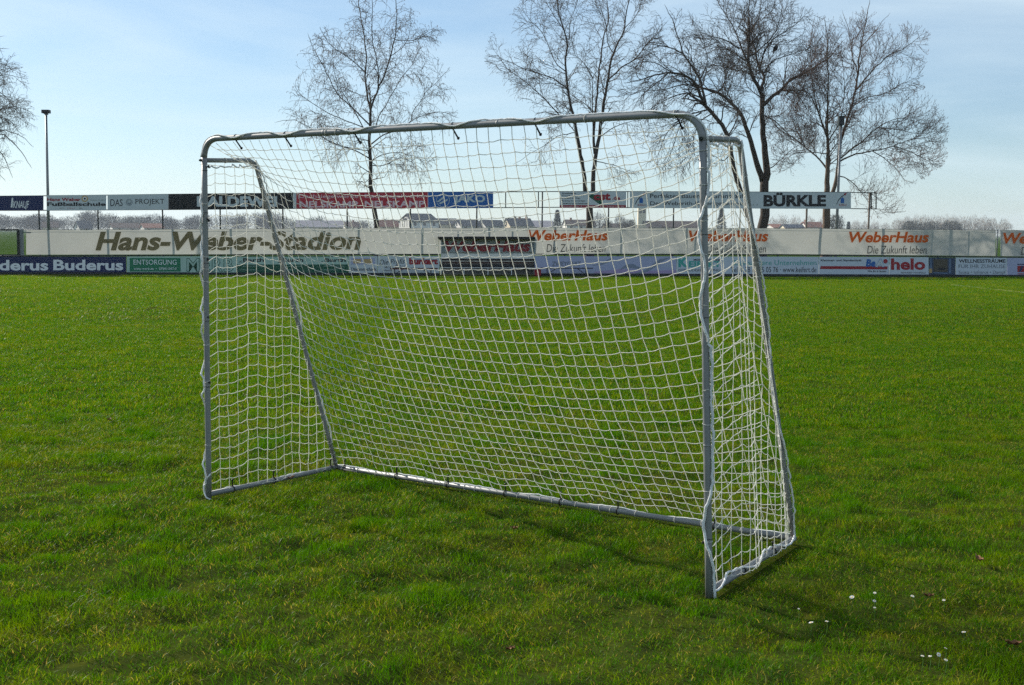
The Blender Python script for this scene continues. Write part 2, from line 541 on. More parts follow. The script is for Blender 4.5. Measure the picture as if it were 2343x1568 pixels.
gx = axis_lines(-5.5, 5.5, 0.07, -3500, 3500)
gy = axis_lines(2.0, 13.0, 0.07, -300, 5000)
X, Y = np.meshgrid(gx, gy)
Z = relief(X, Y) - 0.008
gv = np.stack([X, Y, Z], -1).reshape(-1, 3)
nx, ny = len(gx), len(gy)
ii = (np.arange(ny - 1)[:, None] * nx + np.arange(nx - 1)[None]).reshape(-1)
ground = bpy.data.objects.new('ground', fast_mesh('ground', gv, np.stack([ii, ii + 1, ii + nx + 1, ii + nx], 1)))
ground.data.materials.append(SOIL)
ground.data.polygons.foreach_set('use_smooth', [True] * len(ground.data.polygons))
col.objects.link(ground)
tag(ground, 'flat grassy playing field', kind='structure')


m = MB()
m.add([(-300, 46 - 36, .006), (300, 46 + 36, .006), (900, 3000, .006), (-900, 3000, .006)], [(0, 1, 2, 3)])
o = obj('meadow', m, paint('meadow', (0.034, 0.066, 0.012), 0.95, 0, 0.35, 0.05, 0, 0, 0.0))
tag(o, 'green meadow beyond the pitch fence', kind='structure')


# ------------------------------------------------------------------ grass blades
def blades(P, L, Wd, lean_amt, tint, seg2=True, g=None):
    g = g or rng
    n_ = len(P)
    az = g.random(n_) * 2 * math.pi
    wx = np.stack([np.cos(az), np.sin(az), np.zeros(n_)], 1)
    la = g.random(n_) * 2 * math.pi
    lean = np.stack([np.cos(la), np.sin(la), np.zeros(n_)], 1) * (lean_amt * (0.3 + g.random(n_)))[:, None]
    up = np.array([0, 0, 1.0])
    hw = (Wd / 2)[:, None] * wx
    mid = P + L[:, None] * (0.55 * up + 0.28 * lean)
    tip = P + L[:, None] * (0.55 * up + 0.28 * lean) + L[:, None] * (0.36 * up + 0.62 * lean)
    if seg2:
        v = np.stack([P - hw, P + hw, mid + hw * .8, mid - hw * .8, tip], 1).reshape(-1, 3)
        b = np.arange(n_) * 5
        q = np.stack([b, b + 1, b + 2, b + 3], 1); t = np.stack([b + 3, b + 2, b + 4], 1)
        me = fast_mesh('grass', v, q, t)
        k = 5
    else:
        v = np.stack([P - hw, P + hw, tip], 1).reshape(-1, 3)
        b = np.arange(n_) * 3
        me = fast_mesh('grass', v, None, np.stack([b, b + 1, b + 2], 1))
        k = 3
    a = me.attributes.new('tint', 'FLOAT', 'POINT')
    a.data.foreach_set('value', np.repeat(tint, k).astype(np.float32))
    me.materials.append(GRASS)
    return me


def tints(n_, g=None):
    g = g or rng
    t = g.random(n_) ** 1.6 * 0.85
    return np.where(g.random(n_) < 0.05, 0.9 + 0.1 * g.random(n_), t)


N1 = 620000
gy_ = np.sqrt(rng.random(N1) * (9.5 ** 2 - 2.8 ** 2) + 2.8 ** 2)
gx_ = (rng.random(N1) * 2 - 1) * (0.46 * gy_ + 1.25)
clump = vnoise(gx_ * 7, gy_ * 7 + 50) * .6 + vnoise(gx_ * 2.2 + 30, gy_ * 2.2) * .6
bare = vnoise(gx_ * 1.7 + 90, gy_ * 1.7 + 11) * .65 + vnoise(gx_ * 6.1, gy_ * 6.1 + 77) * .35
keep = rng.random(N1) < np.clip((0.84 - bare) * 6, 0.62, 1) * np.clip(0.55 + clump * .7, 0, 1)
gx_, gy_, clump = gx_[keep], gy_[keep], clump[keep]
for sx_, sy_, sr_ in ((140, 1533, .085), (1800, 1500, .05), (2060, 1376, .05), (1640, 1415, .05), (962, 1440, .045), (1212, 1542, .05), (236, 1105, .07), (432, 1516, .05), (2150, 1305, .05), (1390, 1192, .035), (2330, 1210, .07), (700, 1420, .04)):
    sp_ = on_ground(sx_, sy_)
    dd_ = np.hypot((gx_ - sp_[0]) / 1.25, gy_ - sp_[1]) / sr_ + (vnoise(gx_ * 40, gy_ * 40) - .5) * .9
    kk_ = (dd_ > 1) | (rng.random(len(gx_)) < .07)
    gx_, gy_, clump = gx_[kk_], gy_[kk_], clump[kk_]
P1 = np.stack([gx_, gy_, relief(gx_, gy_) - 0.004], 1)
tuft = np.clip((vnoise(gx_ * 5.3 + 61, gy_ * 5.3 + 17) - .62) * 4, 0, 1)
L1 = (0.011 + 0.026 * np.clip(clump - .12, 0.05, 1.1) ** 1.5 + .019 * tuft) * (0.6 + 0.8 * rng.random(len(P1)))
tall = rng.random(len(P1)) < 0.012
L1 = np.where(tall, L1 * 1.7, L1)
L1 *= np.clip(bar_gap(P1[:, 0], P1[:, 1]) / .10, .30, 1)
me = blades(P1, L1, 0.0017 + 0.0018 * rng.random(len(P1)), 1.4 - .7 * tuft, np.clip(tints(len(P1)) * (1.1 - .5 * tuft), 0, 1))
g1 = bpy.data.objects.new('grass', me); col.objects.link(g1)
tag(g1, 'short uneven green turf in front of and under the goal', kind='stuff')


def patch(size, n_, lo, hi, w, seed, seg2):
    g = np.random.default_rng(seed)
    p = np.stack([(g.random(n_) - .5) * size, (g.random(n_) - .5) * size, np.full(n_, -0.006)], 1)
    cl = vnoise(p[:, 0] * 6 + seed * 9, p[:, 1] * 6)
    ln = (lo + (hi - lo) * cl) * (0.6 + 0.8 * g.random(n_))
    me_ = blades(p, ln, w * (0.7 + 0.6 * g.random(n_)), np.full(n_, 0.95), tints(n_, g), seg2, g)
    return me_


def scatter(name, label, size, meshes, y0, y1, margin):
    """geometry nodes: turf tiles instanced on a jittered grid"""
    coll = bpy.data.collections.new(name + ' tiles')
    for k, me_ in enumerate(meshes):
        coll.objects.link(bpy.data.objects.new('turf_tile', me_))
    pts = []
    step = size * 0.92
    y = y0 + size / 2
    while y < y1:
        w = 0.46 * (y + size) + margin
        for x in np.arange(-w, w + step, step):
            pts.append((x + random.uniform(-.1, .1) * size, y + random.uniform(-.1, .1) * size))
        y += step
    pts = np.array(pts)
    back = FENCE_Y - 0.25 + FENCE_K * pts[:, 0] - size * 0.5
    pts = pts[pts[:, 1] < back]
    me_ = bpy.data.meshes.new(name)
    z = relief(pts[:, 0], pts[:, 1]) * 0.6
    me_.from_pydata(np.column_stack([pts, z]).tolist(), [], [])
    k = len(pts)
    for an, ty, dv in (('spin', 'FLOAT', rng.integers(0, 4, k) * (math.pi / 2) + rng.random(k) * 0.2), ('grow', 'FLOAT', 0.85 + 0.35 * rng.random(k))):
        at_ = me_.attributes.new(an, ty, 'POINT'); at_.data.foreach_set('value', dv.astype(np.float32))
    o = bpy.data.objects.new(name, me_); col.objects.link(o)
    tag(o, label, kind='stuff')
    ng = bpy.data.node_groups.new(name, 'GeometryNodeTree')
    ng.interface.new_socket('Geometry', in_out='INPUT', socket_type='NodeSocketGeometry')
    ng.interface.new_socket('Geometry', in_out='OUTPUT', socket_type='NodeSocketGeometry')
    N, L_ = ng.nodes, ng.links
    gi, go = N.new('NodeGroupInput'), N.new('NodeGroupOutput')
    iop = N.new('GeometryNodeInstanceOnPoints')
    ci = N.new('GeometryNodeCollectionInfo'); ci.inputs['Collection'].default_value = coll
    ci.inputs['Separate Children'].default_value = True; ci.inputs['Reset Children'].default_value = True
    iop.inputs['Pick Instance'].default_value = True
    rv = N.new('FunctionNodeRandomValue'); rv.data_type = 'INT'
    rv.inputs[4].default_value = 0; rv.inputs[5].default_value = len(meshes) - 1
    a1 = N.new('GeometryNodeInputNamedAttribute'); a1.data_type = 'FLOAT'; a1.inputs['Name'].default_value = 'spin'
    a2 = N.new('GeometryNodeInputNamedAttribute'); a2.data_type = 'FLOAT'; a2.inputs['Name'].default_value = 'grow'
    cx_ = N.new('ShaderNodeCombineXYZ'); cz_ = N.new('ShaderNodeCombineXYZ')
    cz_.inputs[0].default_value = 1; cz_.inputs[1].default_value = 1
    er = N.new('FunctionNodeEulerToRotation')
    L_.new(a1.outputs[0], cx_.inputs[2]); L_.new(cx_.outputs[0], er.inputs[0]); L_.new(er.outputs[0], iop.inputs['Rotation'])
    L_.new(a2.outputs[0], cz_.inputs[2]); L_.new(cz_.outputs[0], iop.inputs['Scale'])
    L_.new(rv.outputs[2], iop.inputs['Instance Index'])
    L_.new(gi.outputs[0], iop.inputs['Points']); L_.new(ci.outputs[0], iop.inputs['Instance'])
    L_.new(iop.outputs[0], go.inputs[0])
    md = o.modifiers.new('turf', 'NODES'); md.node_group = ng
    return o


scatter('middle_grass', 'short turf in the middle of the pitch beyond the goal', 1.0,
        [patch(1.08, 4200, 0.012, 0.042, 0.0048, s, True) for s in (1, 2, 3, 4)], 9.25, 19.5, 2.2)
scatter('distant_grass', 'mown turf stretching back to the advertising boards', 2.0,
        [patch(2.1, 6000, 0.014, 0.040, 0.010, s, False) for s in (5, 6, 7, 8)], 19.4, 48.5, 4.0)
# ------------------------------------------------------------------ the goal
gA, gB = np.array([-1.709, 6.554, 0.0]), np.array([0.832, 4.806, 0.0])
gC, gD = np.array([-1.105, 7.352, 0.0]), np.array([1.391, 5.674, 0.0])
gTL, gTR = np.array([-1.701, 6.551, 2.002]), np.array([0.770, 4.873, 1.996])
gRL, gRR = np.array([-1.704, 6.548, 1.887]), np.array([0.775, 4.871, 1.890])
gEL, gER = np.array([-1.490, 6.859, 1.905]), np.array([0.982, 5.180, 1.912])
goal = empty('football_goal', (gA + gB) / 2, 'grey steel tube goal with slack white net standing on the grass in front', 'goal')
RF, RS, RB = 0.0158, 0.0128, 0.0150
E_ = (gTR - gTL) / np.linalg.norm(gTR - gTL)


def bend(p, c, q, rad, n=9):
    """rounded corner at c between directions to p and q"""
    a, b = (p - c) / np.linalg.norm(p - c), (q - c) / np.linalg.norm(q - c)
    s, e = c + a * rad, c + b * rad
    t = np.linspace(0, 1, n)[:, None]
    return s * (1 - t) ** 2 + 2 * t * (1 - t) * (c * 0.86 + (s + e) / 2 * 0.14) + e * t ** 2


cornL = bend(gA, gTL, gTR, 0.10); cornR = bend(gTL, gTR, gB, 0.115)
barp = np.vstack([cornL, np.linspace(cornL[-1], cornR[0], 14)[1:-1], cornR])
mid_s = np.linspace(0, 1, len(barp))
m = MB(); m.tube(barp, RF, 14)
for t_ in (0.30, 0.66):
    c_ = gTL + (gTR - gTL) * t_
    m.tube([c_ - E_ * .004, c_ - E_ * .003, c_ + E_ * .003, c_ + E_ * .004], [RF, RF + .0012, RF + .0012, RF], 14, False)
obj('crossbar', m, MT['steel'], goal, smooth=True)
postp = {}
for nm, foot, top in (('left', gA, cornL[0]), ('right', gB, cornR[-1])):
    p_ = np.linspace(foot - np.array([0, 0, .012]), top, 10); postp[nm] = p_
    m = MB(); m.tube(p_, RF, 14)
    for f_ in (0.335, 0.84):
        c_ = foot + (top - foot) * f_; u_ = (top - foot) / np.linalg.norm(top - foot)
        m.tube([c_ - u_ * .004, c_ - u_ * .003, c_ + u_ * .003, c_ + u_ * .004], [RF, RF + .0012, RF + .0012, RF], 14, False)
    obj('post', m, MT['steel'], goal, smooth=True)
for rl_, el_, ft_ in ((gRL, gEL, gC), (gRR, gER, gD)):
    b_ = bend(rl_, el_, ft_, 0.055)
    m = MB(); m.tube(np.vstack([[rl_], b_[:5]]), RS, 12); obj('top_rail', m, MT['steel'], goal, smooth=True)
    m = MB(); m.tube(np.vstack([b_[4:], np.linspace(b_[-1], ft_ + np.array([0, 0, .012]), 8)[1:]]), RS + .0006, 12)
    obj('back_stay', m, MT['steel'], goal, smooth=True)
    m = MB()
    a_ = (el_ - rl_) / np.linalg.norm(el_ - rl_)
    m.tube([rl_ - a_ * .030, rl_ - a_ * .0158], [.006, .006], 6); m.tube([rl_ - a_ * .0215, rl_ - a_ * .016], [.0085, .0085], 6)
    obj('bolt', m, MT['dark_metal'], goal)
UPZ = np.array([0, 0, .017])
for p_, q_ in ((gA, gC), (gB, gD), (gC, gD)):
    m = MB(); m.tube([p_ + UPZ, (p_ + q_) / 2 + UPZ, q_ + UPZ], RB, 12); obj('ground_bar', m, MT['steel'], goal, smooth=True)

# ---- net
net_thick = 0.00180
mesh_w = 0.0675


def path_at(path, s):
    seg = np.linalg.norm(np.diff(path, axis=0), axis=1)
    c = np.concatenate([[0], np.cumsum(seg)]); c /= c[-1]
    return np.array([np.interp(s, c, path[:, k]) for k in range(3)])


nrng = np.random.default_rng(21)
pathL = np.array([gTL + E_ * .03 + np.array([0, 0, -.03]), gRL + (gEL - gRL) * .55 + np.array([0, 0, .012]), gEL + (gRL - gEL) * .02 + np.array([0, 0, .005]), gEL * .75 + gC * .25, gC + UPZ])
pathR = np.array([gTR - E_ * .03 + np.array([0, 0, -.03]), gRR + (gER - gRR) * .55 + np.array([0, 0, .012]), gER + np.array([0, 0, .005]), gER * .75 + gD * .25, gD + UPZ])
NU, NV = 45, 35
BW = float(np.linalg.norm(gD - gC))


def back_pt(u, v):
    top = gTL + E_ * .03 + (gTR - gTL - E_ * .06) * u + np.array([0, 0, -.014])
    bot = gC + (gD - gC) * u + UPZ + np.array([0, 0, .012])
    # the net hangs to the bar in shallow scallops between the ties
    bot[2] += 0.026 * abs(math.sin(u * 7 * math.pi)) ** 1.5 * max(0, v) ** 14
    dn = 0.15 * math.sin(math.pi * v ** 0.80) * (math.sin(math.pi * min(max(u, 0), 1)) ** .5)
    e_ = 1 + .5 * min(1, max(0, (u - .35) / .4))
    f_ = v ** e_
    p = top * (1 - v) + bot * v
    p[:2] = top[:2] * (1 - f_) + bot[:2] * f_
    p = p + np.array([-.2 * .45, -.6 * .45, -1.0]) * dn * .62
    el, er = path_at(pathL, v), path_at(pathR, v)
    t0 = gTL + E_ * .03 + np.array([0, 0, -.014]); b0 = gC + UPZ
    t1 = gTR - E_ * .03 + np.array([0, 0, -.014]); b1 = gD + UPZ
    wl_, wr_ = math.exp(-u * BW / .42), math.exp(-(1 - u) * BW / .42)
    p = p + wl_ * (el - (t0 * (1 - v) + b0 * v)) + wr_ * (er - (t1 * (1 - v) + b1 * v))
    p = p + 0.004 * np.array([math.sin(u * 9 + v * 3), math.sin(v * 8 + u * 5), math.sin(u * 11 + 1) * .8])
    return p


grid = np.array([[back_pt(i / NU, j / NV - .012 * math.sin(2 * math.pi * j / NV)) for j in range(NV + 1)] for i in range(NU + 1)])
grid[1:-1, 1:-1] += nrng.normal(0, .0022, grid[1:-1, 1:-1].shape)
net_parts = []
m = MB()


def string(mb, pts, sub=3, sag=0.004, th=net_thick):
    q = catmull(pts, sub)
    k = np.arange(len(q)) % sub
    q[:, 2] -= np.where(k == 0, 0, sag * (0.5 + nrng.random(len(q))))
    mb.tube(q, th, 4, True)


for j in range(1, NV):
    string(m, grid[:, j], 3, 0.0032)
for i in range(NU + 1):
    string(m, grid[i, :], 3, 0.0)
back_net = obj('back_net', m, MT['net'], goal, smooth=True)
# ---- side panels
def side_net(foot, rl_, el_, bk, amp, out_sign, phase, lift):
    dv = (bk - foot); dl = np.linalg.norm(dv[:2]); dv = dv / dl
    side = np.cross(dv, [0, 0, 1.0]) * out_sign
    rail_d = float((el_ - rl_)[:2] @ dv[:2]); top = rl_[2] - .012
    lean = rl_[:2] - foot[:2]

    def zmax(d):
        return top if d <= rail_d else top * (1 - (d - rail_d) / (dl - rail_d)) + .02

    def pos(d, z):
        f = min(z / top, 1)
        base = foot + dv * d + np.array([lean[0] * f, lean[1] * f, 0])
        e = min(1, d / .16) * min(1, max(0, (zmax(d) - z)) / .3)
        b = lift * e * (math.sin(math.pi * min(1, d / dl)) * .8 + .35 * math.sin(d * 15 + z * 2 + phase))
        return base + side * b + np.array([0, 0, z])

    def wav(d, z):
        dm = dl - (dl - rail_d) * min(1, z / top)
        x = min(1, d / max(dm, .05))
        a = amp * (0.45 + .75 * (1 - abs(z / top * 2 - 1)))
        w = a * (math.sin(math.pi * x ** .85) ** 1.1 - .10) + .011 * math.sin(d * 22 + phase) * min(1, d / .07)
        return w * min(1, z / .10) * min(1, max(0, top - z) / .15 + .15)
    mb = MB()
    nc, nr_ = int(dl / mesh_w), 31
    node = {}
    for i in range(nc + 1):
        for k in range(nr_ + 1):
            d, z = (i + .15) * mesh_w + nrng.normal(0, .003), (k + .35) * top / (nr_ + .5)
            z += wav(d, z) + nrng.normal(0, .0035)
            node[i, k] = (pos(d, max(z, .012)), z < zmax(d) - .005 and d < dl)
    for k in range(nr_ + 1):
        pts = [pos(0.0, (k + .35) * top / (nr_ + .5) + nrng.normal(0, .006))]
        for i in range(nc + 1):
            p, ok = node[i, k]
            if not ok: break
            pts.append(p)
        z = pts[-1][2]
        dm = rail_d + (dl - rail_d) * max(0, (1 - z / top))
        pts.append(pos(min(dl, dm), z - .006))
        if len(pts) > 2: string(mb, pts, 3, 0.006)
    for i in range(nc + 1):
        d = (i + .15) * mesh_w
        pts = [pos(d, .02)] + [node[i, k][0] for k in range(nr_ + 1) if node[i, k][1]] + [pos(d, zmax(d))]
        if len(pts) > 2: string(mb, pts, 2, 0.0)
    return mb


obj('side_net', side_net(gA, gRL, gEL, gC, .052, 1.0, .6, .022), MT['net'], goal, smooth=True)
obj('side_net', side_net(gB, gRR, gER, gD, .125, 1.0, 2.1, .045), MT['net'], goal, smooth=True)


# ---- border rope, loops and ties
def along(path, n):
    q = resample(np.asarray(path, float), 0.01)
    idx = np.linspace(0, len(q) - 1, n).astype(int)
    return q[idx]


def rope_round(path, angle, off, n, r=.0050, wob=.002, loose=0.0):
    """rope lying along a tube; angle(t) gives the side of the tube it rides on"""
    q = along(path, n)
    tan = np.gradient(q, axis=0); tan /= np.linalg.norm(tan, axis=1, keepdims=True)
    toward = np.array([-0.12, -1.0, 0.0])
    out = []
    for i in range(n):
        t = i / (n - 1)
        x = toward - tan[i] * (toward @ tan[i]); x /= np.linalg.norm(x)
        y = np.cross(tan[i], x)
        a = angle(t)
        o_ = off + loose * abs(math.sin(t * 23)) + nrng.normal(0, wob)
        out.append(q[i] + o_ * (math.cos(a) * x + math.sin(a) * y))
    mb = MB(); mb.tube(catmull(out, 2), r, 6)
    return mb


def scallop(ties, hi, lo, wdt):
    def f(t):
        w = sum(math.exp(-((t - k) / wdt) ** 2) for k in ties)
        return hi + (lo - hi) * min(1, w)
    return f


bar_ties = [0.10, 0.222, 0.375, 0.575, 0.722, 0.945]
full_bar = barp
sgn = 1.0
ropes = [
    rope_round(full_bar, scallop(bar_ties, -R(96), R(8), .034), RF + .0035, 150, .0042, .0012),
    rope_round(postp['left'][::-1], scallop([.16, .30, .47, .66, .93], R(150), R(20), .05), RF + .006, 110, .0055, .003, .006),
    rope_round(postp['right'][::-1], scallop([.20, .36, .84], -R(70), R(55), .07), RF + .006, 110, .0060, .003, .004),
    rope_round([gEL, gC + UPZ], lambda t: R(180) + .8 * math.sin(t * 17), RS + .006, 90, .0042, .003, .010),
    rope_round([gER, gD + UPZ], lambda t: -R(30) + .9 * math.sin(t * 13), RS + .005, 90, .0045, .003, .003),
    rope_round([gC + UPZ, gD + UPZ], lambda t: -R(140) + .5 * math.sin(t * 40), RB + .004, 120, .0036, .0015),
    rope_round([gA + UPZ, gC + UPZ], lambda t: R(190) + .5 * math.sin(t * 12), RB + .003, 50, .0045, .002),
    rope_round([gB + UPZ, gD + UPZ], lambda t: -R(60) + 1.0 * math.sin(t * 15 + 1), RB + .005, 70, .0050, .002, .004),
    rope_round([gRL, gEL], lambda t: R(60), RS + .030, 24, .0042, .008),
    rope_round([gRR, gER], lambda t: R(80), RS + .010, 24, .0050, .004),
]
lf = MB(); pa_ = postp['left'][0]
lf.tube(catmull([pa_ + E_ * .020 + [0, 0, .150], pa_ - E_ * .004 + [0, -.02, .125], pa_ - E_ * .034 + [0, -.01, .085], pa_ - E_ * .036 + [0, -.01, .050], pa_ - E_ * .012 + [0, -.024, .016], pa_ + E_ * .020 + [0, -.02, .006]], 6), .0046, 6)
ropes.append(lf)
for rp in ropes:
    obj('border_rope', rp, MT['rope'], goal, smooth=True)

m = MB()
for path, n_, rad in ((full_bar, 43, RF), (postp['left'], 27, RF), (postp['right'], 27, RF), ([gRR, gER], 7, RS), ([gRL, gEL], 6, RS),
                      ([gER, gD + UPZ], 30, RS), ([gEL, gC + UPZ], 30, RS), ([gC + UPZ, gD + UPZ], 40, RB)):
    q = along(path, n_ * 4 + 1)
    for i in range(2, len(q) - 2, 4):
        if nrng.random() < (.55 if rad != RF else .28):
            ax = q[i + 1] - q[i - 1] + nrng.normal(0, .006, 3)
            m.ring(q[i], ax, rad + .0018, .0015, 12, 4)
o = obj('net_loop', m, MT['net'], goal, smooth=True); o['kind'] = 'stuff'


def tie(path, t, rad, tail):
    q = along(path, 201); i = int(t * 200); i = min(max(i, 2), 197)
    ax = q[i + 2] - q[i - 2]; ax /= np.linalg.norm(ax)
    mb = MB()
    c = q[i]
    if rad == RB:
        mb.ring(c, ax, rad + .004, .0030, 14, 6)
    else:
        mb.ring(c, ax, rad + .0012, .0012, 14, 5)
    tail = np.asarray(tail, float)
    s = c + np.array([0, 0, -1]) * rad if tail[2] < 0 else c + np.array([0, 0, 1]) * rad
    mb.tube([s, s + tail * .5, s + tail * .9, s + tail], [.0040, .0040, .0042, .0058], 6)
    e = s + tail
    mb.tube([e - tail * .05, e + np.array([0, 0, .001]), e + tail * .12], [.0075, .0085, .004], 6)
    obj('tie', mb, MT['rubber'], goal, smooth=True)


inw = (gC - gA) / np.linalg.norm(gC - gA)
for t in bar_ties:
    tie(full_bar, t, RF, inw * .030 + E_ * .006 + np.array([0, 0, -.040]))
for t, d_ in ((.155, E_ * .03 + np.array([0, 0, -.03])), (.30, E_ * .02 + np.array([0, 0, .006])), (.66, E_ * .02 + np.array([0, 0, .01])), (.955, E_ * .035 + np.array([0, 0, .004])), (.47, E_ * .015 + np.array([0, 0, .006]))):
    tie(postp['left'], 1 - t if t < .9 else .965, RF, d_)
for t in (.135, .62, .80):
    tie(postp['right'], t if t < .2 else t, RF, -E_ * .024 + np.array([0, 0, -.004]))
for t in (.025, .165, .295, .43, .555, .675, .86):
    tie([gC + UPZ, gD + UPZ], t, RB, np.array([0, 0, .040]))
for t in (.17, .48, .95):
    tie([gA + UPZ, gC + UPZ], t, RB, np.array([0, 0, .040]))
for t in (.35, .72):
    tie([gB + UPZ, gD + UPZ], t, RB, np.array([0, 0, .03]))
# ------------------------------------------------------------------ lettering and signs
_text_cache = {}


def text_shape(body, bold=0.0, shear=0.0, space=1.0):
    key = (body, bold, shear, space)
    if key in _text_cache: return _text_cache[key]
    cu = bpy.data.curves.new('lettering', 'FONT')
    cu.body = body; cu.size = 1.0; cu.offset = bold; cu.shear = shear; cu.space_character = space
    cu.resolution_u = 3; cu.fill_mode = 'FRONT'
    o = bpy.data.objects.new('lettering', cu)
    col.objects.link(o)
    dg = bpy.context.evaluated_depsgraph_get()
    me_ = bpy.data.meshes.new_from_object(o.evaluated_get(dg))
    v = np.array([q.co[:2] for q in me_.vertices]); f = [tuple(p.vertices) for p in me_.polygons]
    bpy.data.objects.remove(o); bpy.data.curves.remove(cu); bpy.data.meshes.remove(me_)
    lo, hi = v.min(0), v.max(0)
    v = (v - lo) / (hi - lo)
    _text_cache[key] = (v, f)
    return v, f


class Face:
    """a flat face given by four photograph points on an upright plane parallel to the pitch fence"""
    def __init__(s, x0, y0t, y0b, x1, y1t, y1b, off):
        s.b = (x0, y0t, y0b, x1, y1t, y1b); s.off = off
        s.tl, s.bl, s.tr, s.br = at_fence(x0, y0t, off), at_fence(x0, y0b, off), at_fence(x1, y1t, off), at_fence(x1, y1b, off)

    def pt(s, x, y, lift=0.0):
        return at_fence(x, y, s.off) + FN * lift

    def quad(s, mb, x0, y0, x1, y1, lift, mi=0):
        mb.add([s.pt(x0, y1, lift), s.pt(x1, y1, lift), s.pt(x1, y0, lift), s.pt(x0, y0, lift)], [(0, 1, 2, 3)], mi)

    def poly(s, mb, pts, lift, mi=0):
        mb.add([s.pt(x, y, lift) for x, y in pts], [tuple(range(len(pts)))], mi)

    def text(s, mb, body, x0, y0, x1, y1, lift=0.004, bold=0.0, shear=0.0, tilt=0.0, mi=0, space=1.0):
        v, f = text_shape(body, bold, shear, space)
        a, b, c, d = s.pt(x0, y1, lift), s.pt(x1, y1 - tilt, lift), s.pt(x1, y0 - tilt, lift), s.pt(x0, y0, lift)
        u, w = v[:, :1], v[:, 1:]
        mb.add(a * (1 - u) * (1 - w) + b * u * (1 - w) + c * u * w + d * (1 - u) * w, f, mi)

    def disc(s, mb, x, y, r, lift, inner=0.0, n=20, mi=0):
        a = np.linspace(0, 2 * math.pi, n + 1)[:-1]
        o_ = [s.pt(x + r * math.cos(t), y + r * math.sin(t), lift) for t in a[::-1]]
        if inner:
            i_ = [s.pt(x + inner * math.cos(t), y + inner * math.sin(t), lift) for t in a[::-1]]
            mb.add(o_ + i_, [(k, (k + 1) % n, n + (k + 1) % n, n + k) for k in range(n)], mi)
        else:
            mb.add(o_, [tuple(range(n))], mi)


def board(name, label, cat, x0, y0t, y0b, x1, y1t, y1b, off, mat, thick, group=None, rim=None):
    """a printed board: returns its thing and its face"""
    fc = Face(x0, y0t, y0b, x1, y1t, y1b, off)
    root = empty(name, (fc.bl + fc.br) / 2, label, cat, group)
    m_ = MB(); m_.slab(fc.bl, fc.br, fc.tr, fc.tl, FN, thick)
    obj('panel', m_, MT[mat], root)
    if rim:
        m_ = MB()
        for p_, q_ in ((fc.tl, fc.tr), (fc.bl, fc.br)):
            m_.bar(p_ - FN * thick / 2, q_ - FN * thick / 2, thick + .012, .02)
        obj('rim', m_, MT[rim], root)
    return root, fc


def letters(root, fc, mat, *items):
    """each printed line is a part of its own"""
    for it in items:
        m_ = MB()
        if callable(it): it(m_)
        else:
            body, x0, y0, x1, y1 = it[:5]
            fc.text(m_, body, x0, y0, x1, y1, **(it[5] if len(it) > 5 else {}))
        obj('lettering', m_, MT[mat], root)


def shape(name, root, mat, fn):
    m_ = MB(); fn(m_)
    return obj(name, m_, MT[mat], root)


UP = 0.80        # the upper row stands behind the tarpaulin
GU, GL = 'high advertising signs on posts behind the fence', 'low advertising boards along the pitch'
# ---- upper row
r_, f_ = board('advertising_sign', 'navy blue high sign with tall white letters, at the far left end', 'sign', -60, 449.5, 482, 99, 448.3, 481.7, UP, 'navy', .03, GU)
letters(r_, f_, 'white', ('KNAUF', 30, 460, 66.5, 476.5, dict(bold=.01, shear=.15)), lambda m_: f_.poly(m_, [(24.5, 475), (28.5, 475), (30.5, 452.5), (27, 453.5)], .004),
        lambda m_: f_.poly(m_, [(57, 476), (59.5, 480), (60.5, 476)], .004))
r_, f_ = board('advertising_sign', 'light grey high sign with a red line, a bold black line and a ball emblem', 'sign', 107, 446.9, 482, 243, 445.8, 481.2, UP, 'sheet', .03, GU)
letters(r_, f_, 'dark_red', ('Hans Weber', 108, 452.8, 185, 460.4, dict(bold=.03)), ('WeberHaus', 153, 475.6, 172, 477.4))
letters(r_, f_, 'ink', ('Fußballschule', 107.6, 463, 242, 471.8, dict(bold=.035)), ('Talente fördern', 205, 457, 241, 459), ('partner', 136, 476, 148, 478), ('sport', 181, 475.5, 189, 478.5, dict(shear=.2)))
shape('ball_emblem', r_, 'tan', lambda m_: f_.disc(m_, 194, 454.8, 7.6, .005, 4.6))
shape('ball_emblem', r_, 'white', lambda m_: f_.disc(m_, 194, 454.8, 4.5, .005))
shape('ball_patch', r_, 'ink', lambda m_: f_.poly(m_, [(191.5, 454), (194, 452), (196.5, 454), (195.5, 457), (192.5, 457)], .008))
r_, f_ = board('advertising_sign', 'light grey high sign with two thin black words and a round line emblem between them', 'sign', 246, 445.6, 481.2, 385, 444.6, 479.6, UP, 'sheet', .03, GU)
letters(r_, f_, 'ink', ('DAS', 252.6, 456, 280.6, 472), ('PROJEKT', 310, 455.2, 376, 470.7))
shape('round_emblem', r_, 'grey_ink', lambda m_: (f_.disc(m_, 295.5, 463, 7.6, .004, 6.6), f_.disc(m_, 295.5, 463, 5.2, .004, 4.4), f_.quad(m_, 292, 462.5, 299, 463.4, .004), f_.poly(m_, [(292, 465), (299, 465), (297, 467.5), (294, 467.5)], .004)))
r_, f_ = board('advertising_sign', 'long black high sign with heavy pale grey capitals', 'sign', 385.4, 444.4, 479, 671, 442, 477.6, UP, 'black', .03, GU)
letters(r_, f_, 'sheet', ('KALDEWEI', 450.6, 449.2, 634, 473.4, dict(bold=.045)))
r_, f_ = board('advertising_sign', 'long red high sign printed twice with the same two white lines', 'sign', 671.4, 441.6, 477.6, 979, 440, 476.4, UP, 'red', .03, GU)
shape('end_strip', r_, 'sheet', lambda m_: f_.quad(m_, 671.6, 441.8, 678, 477.4, .003))
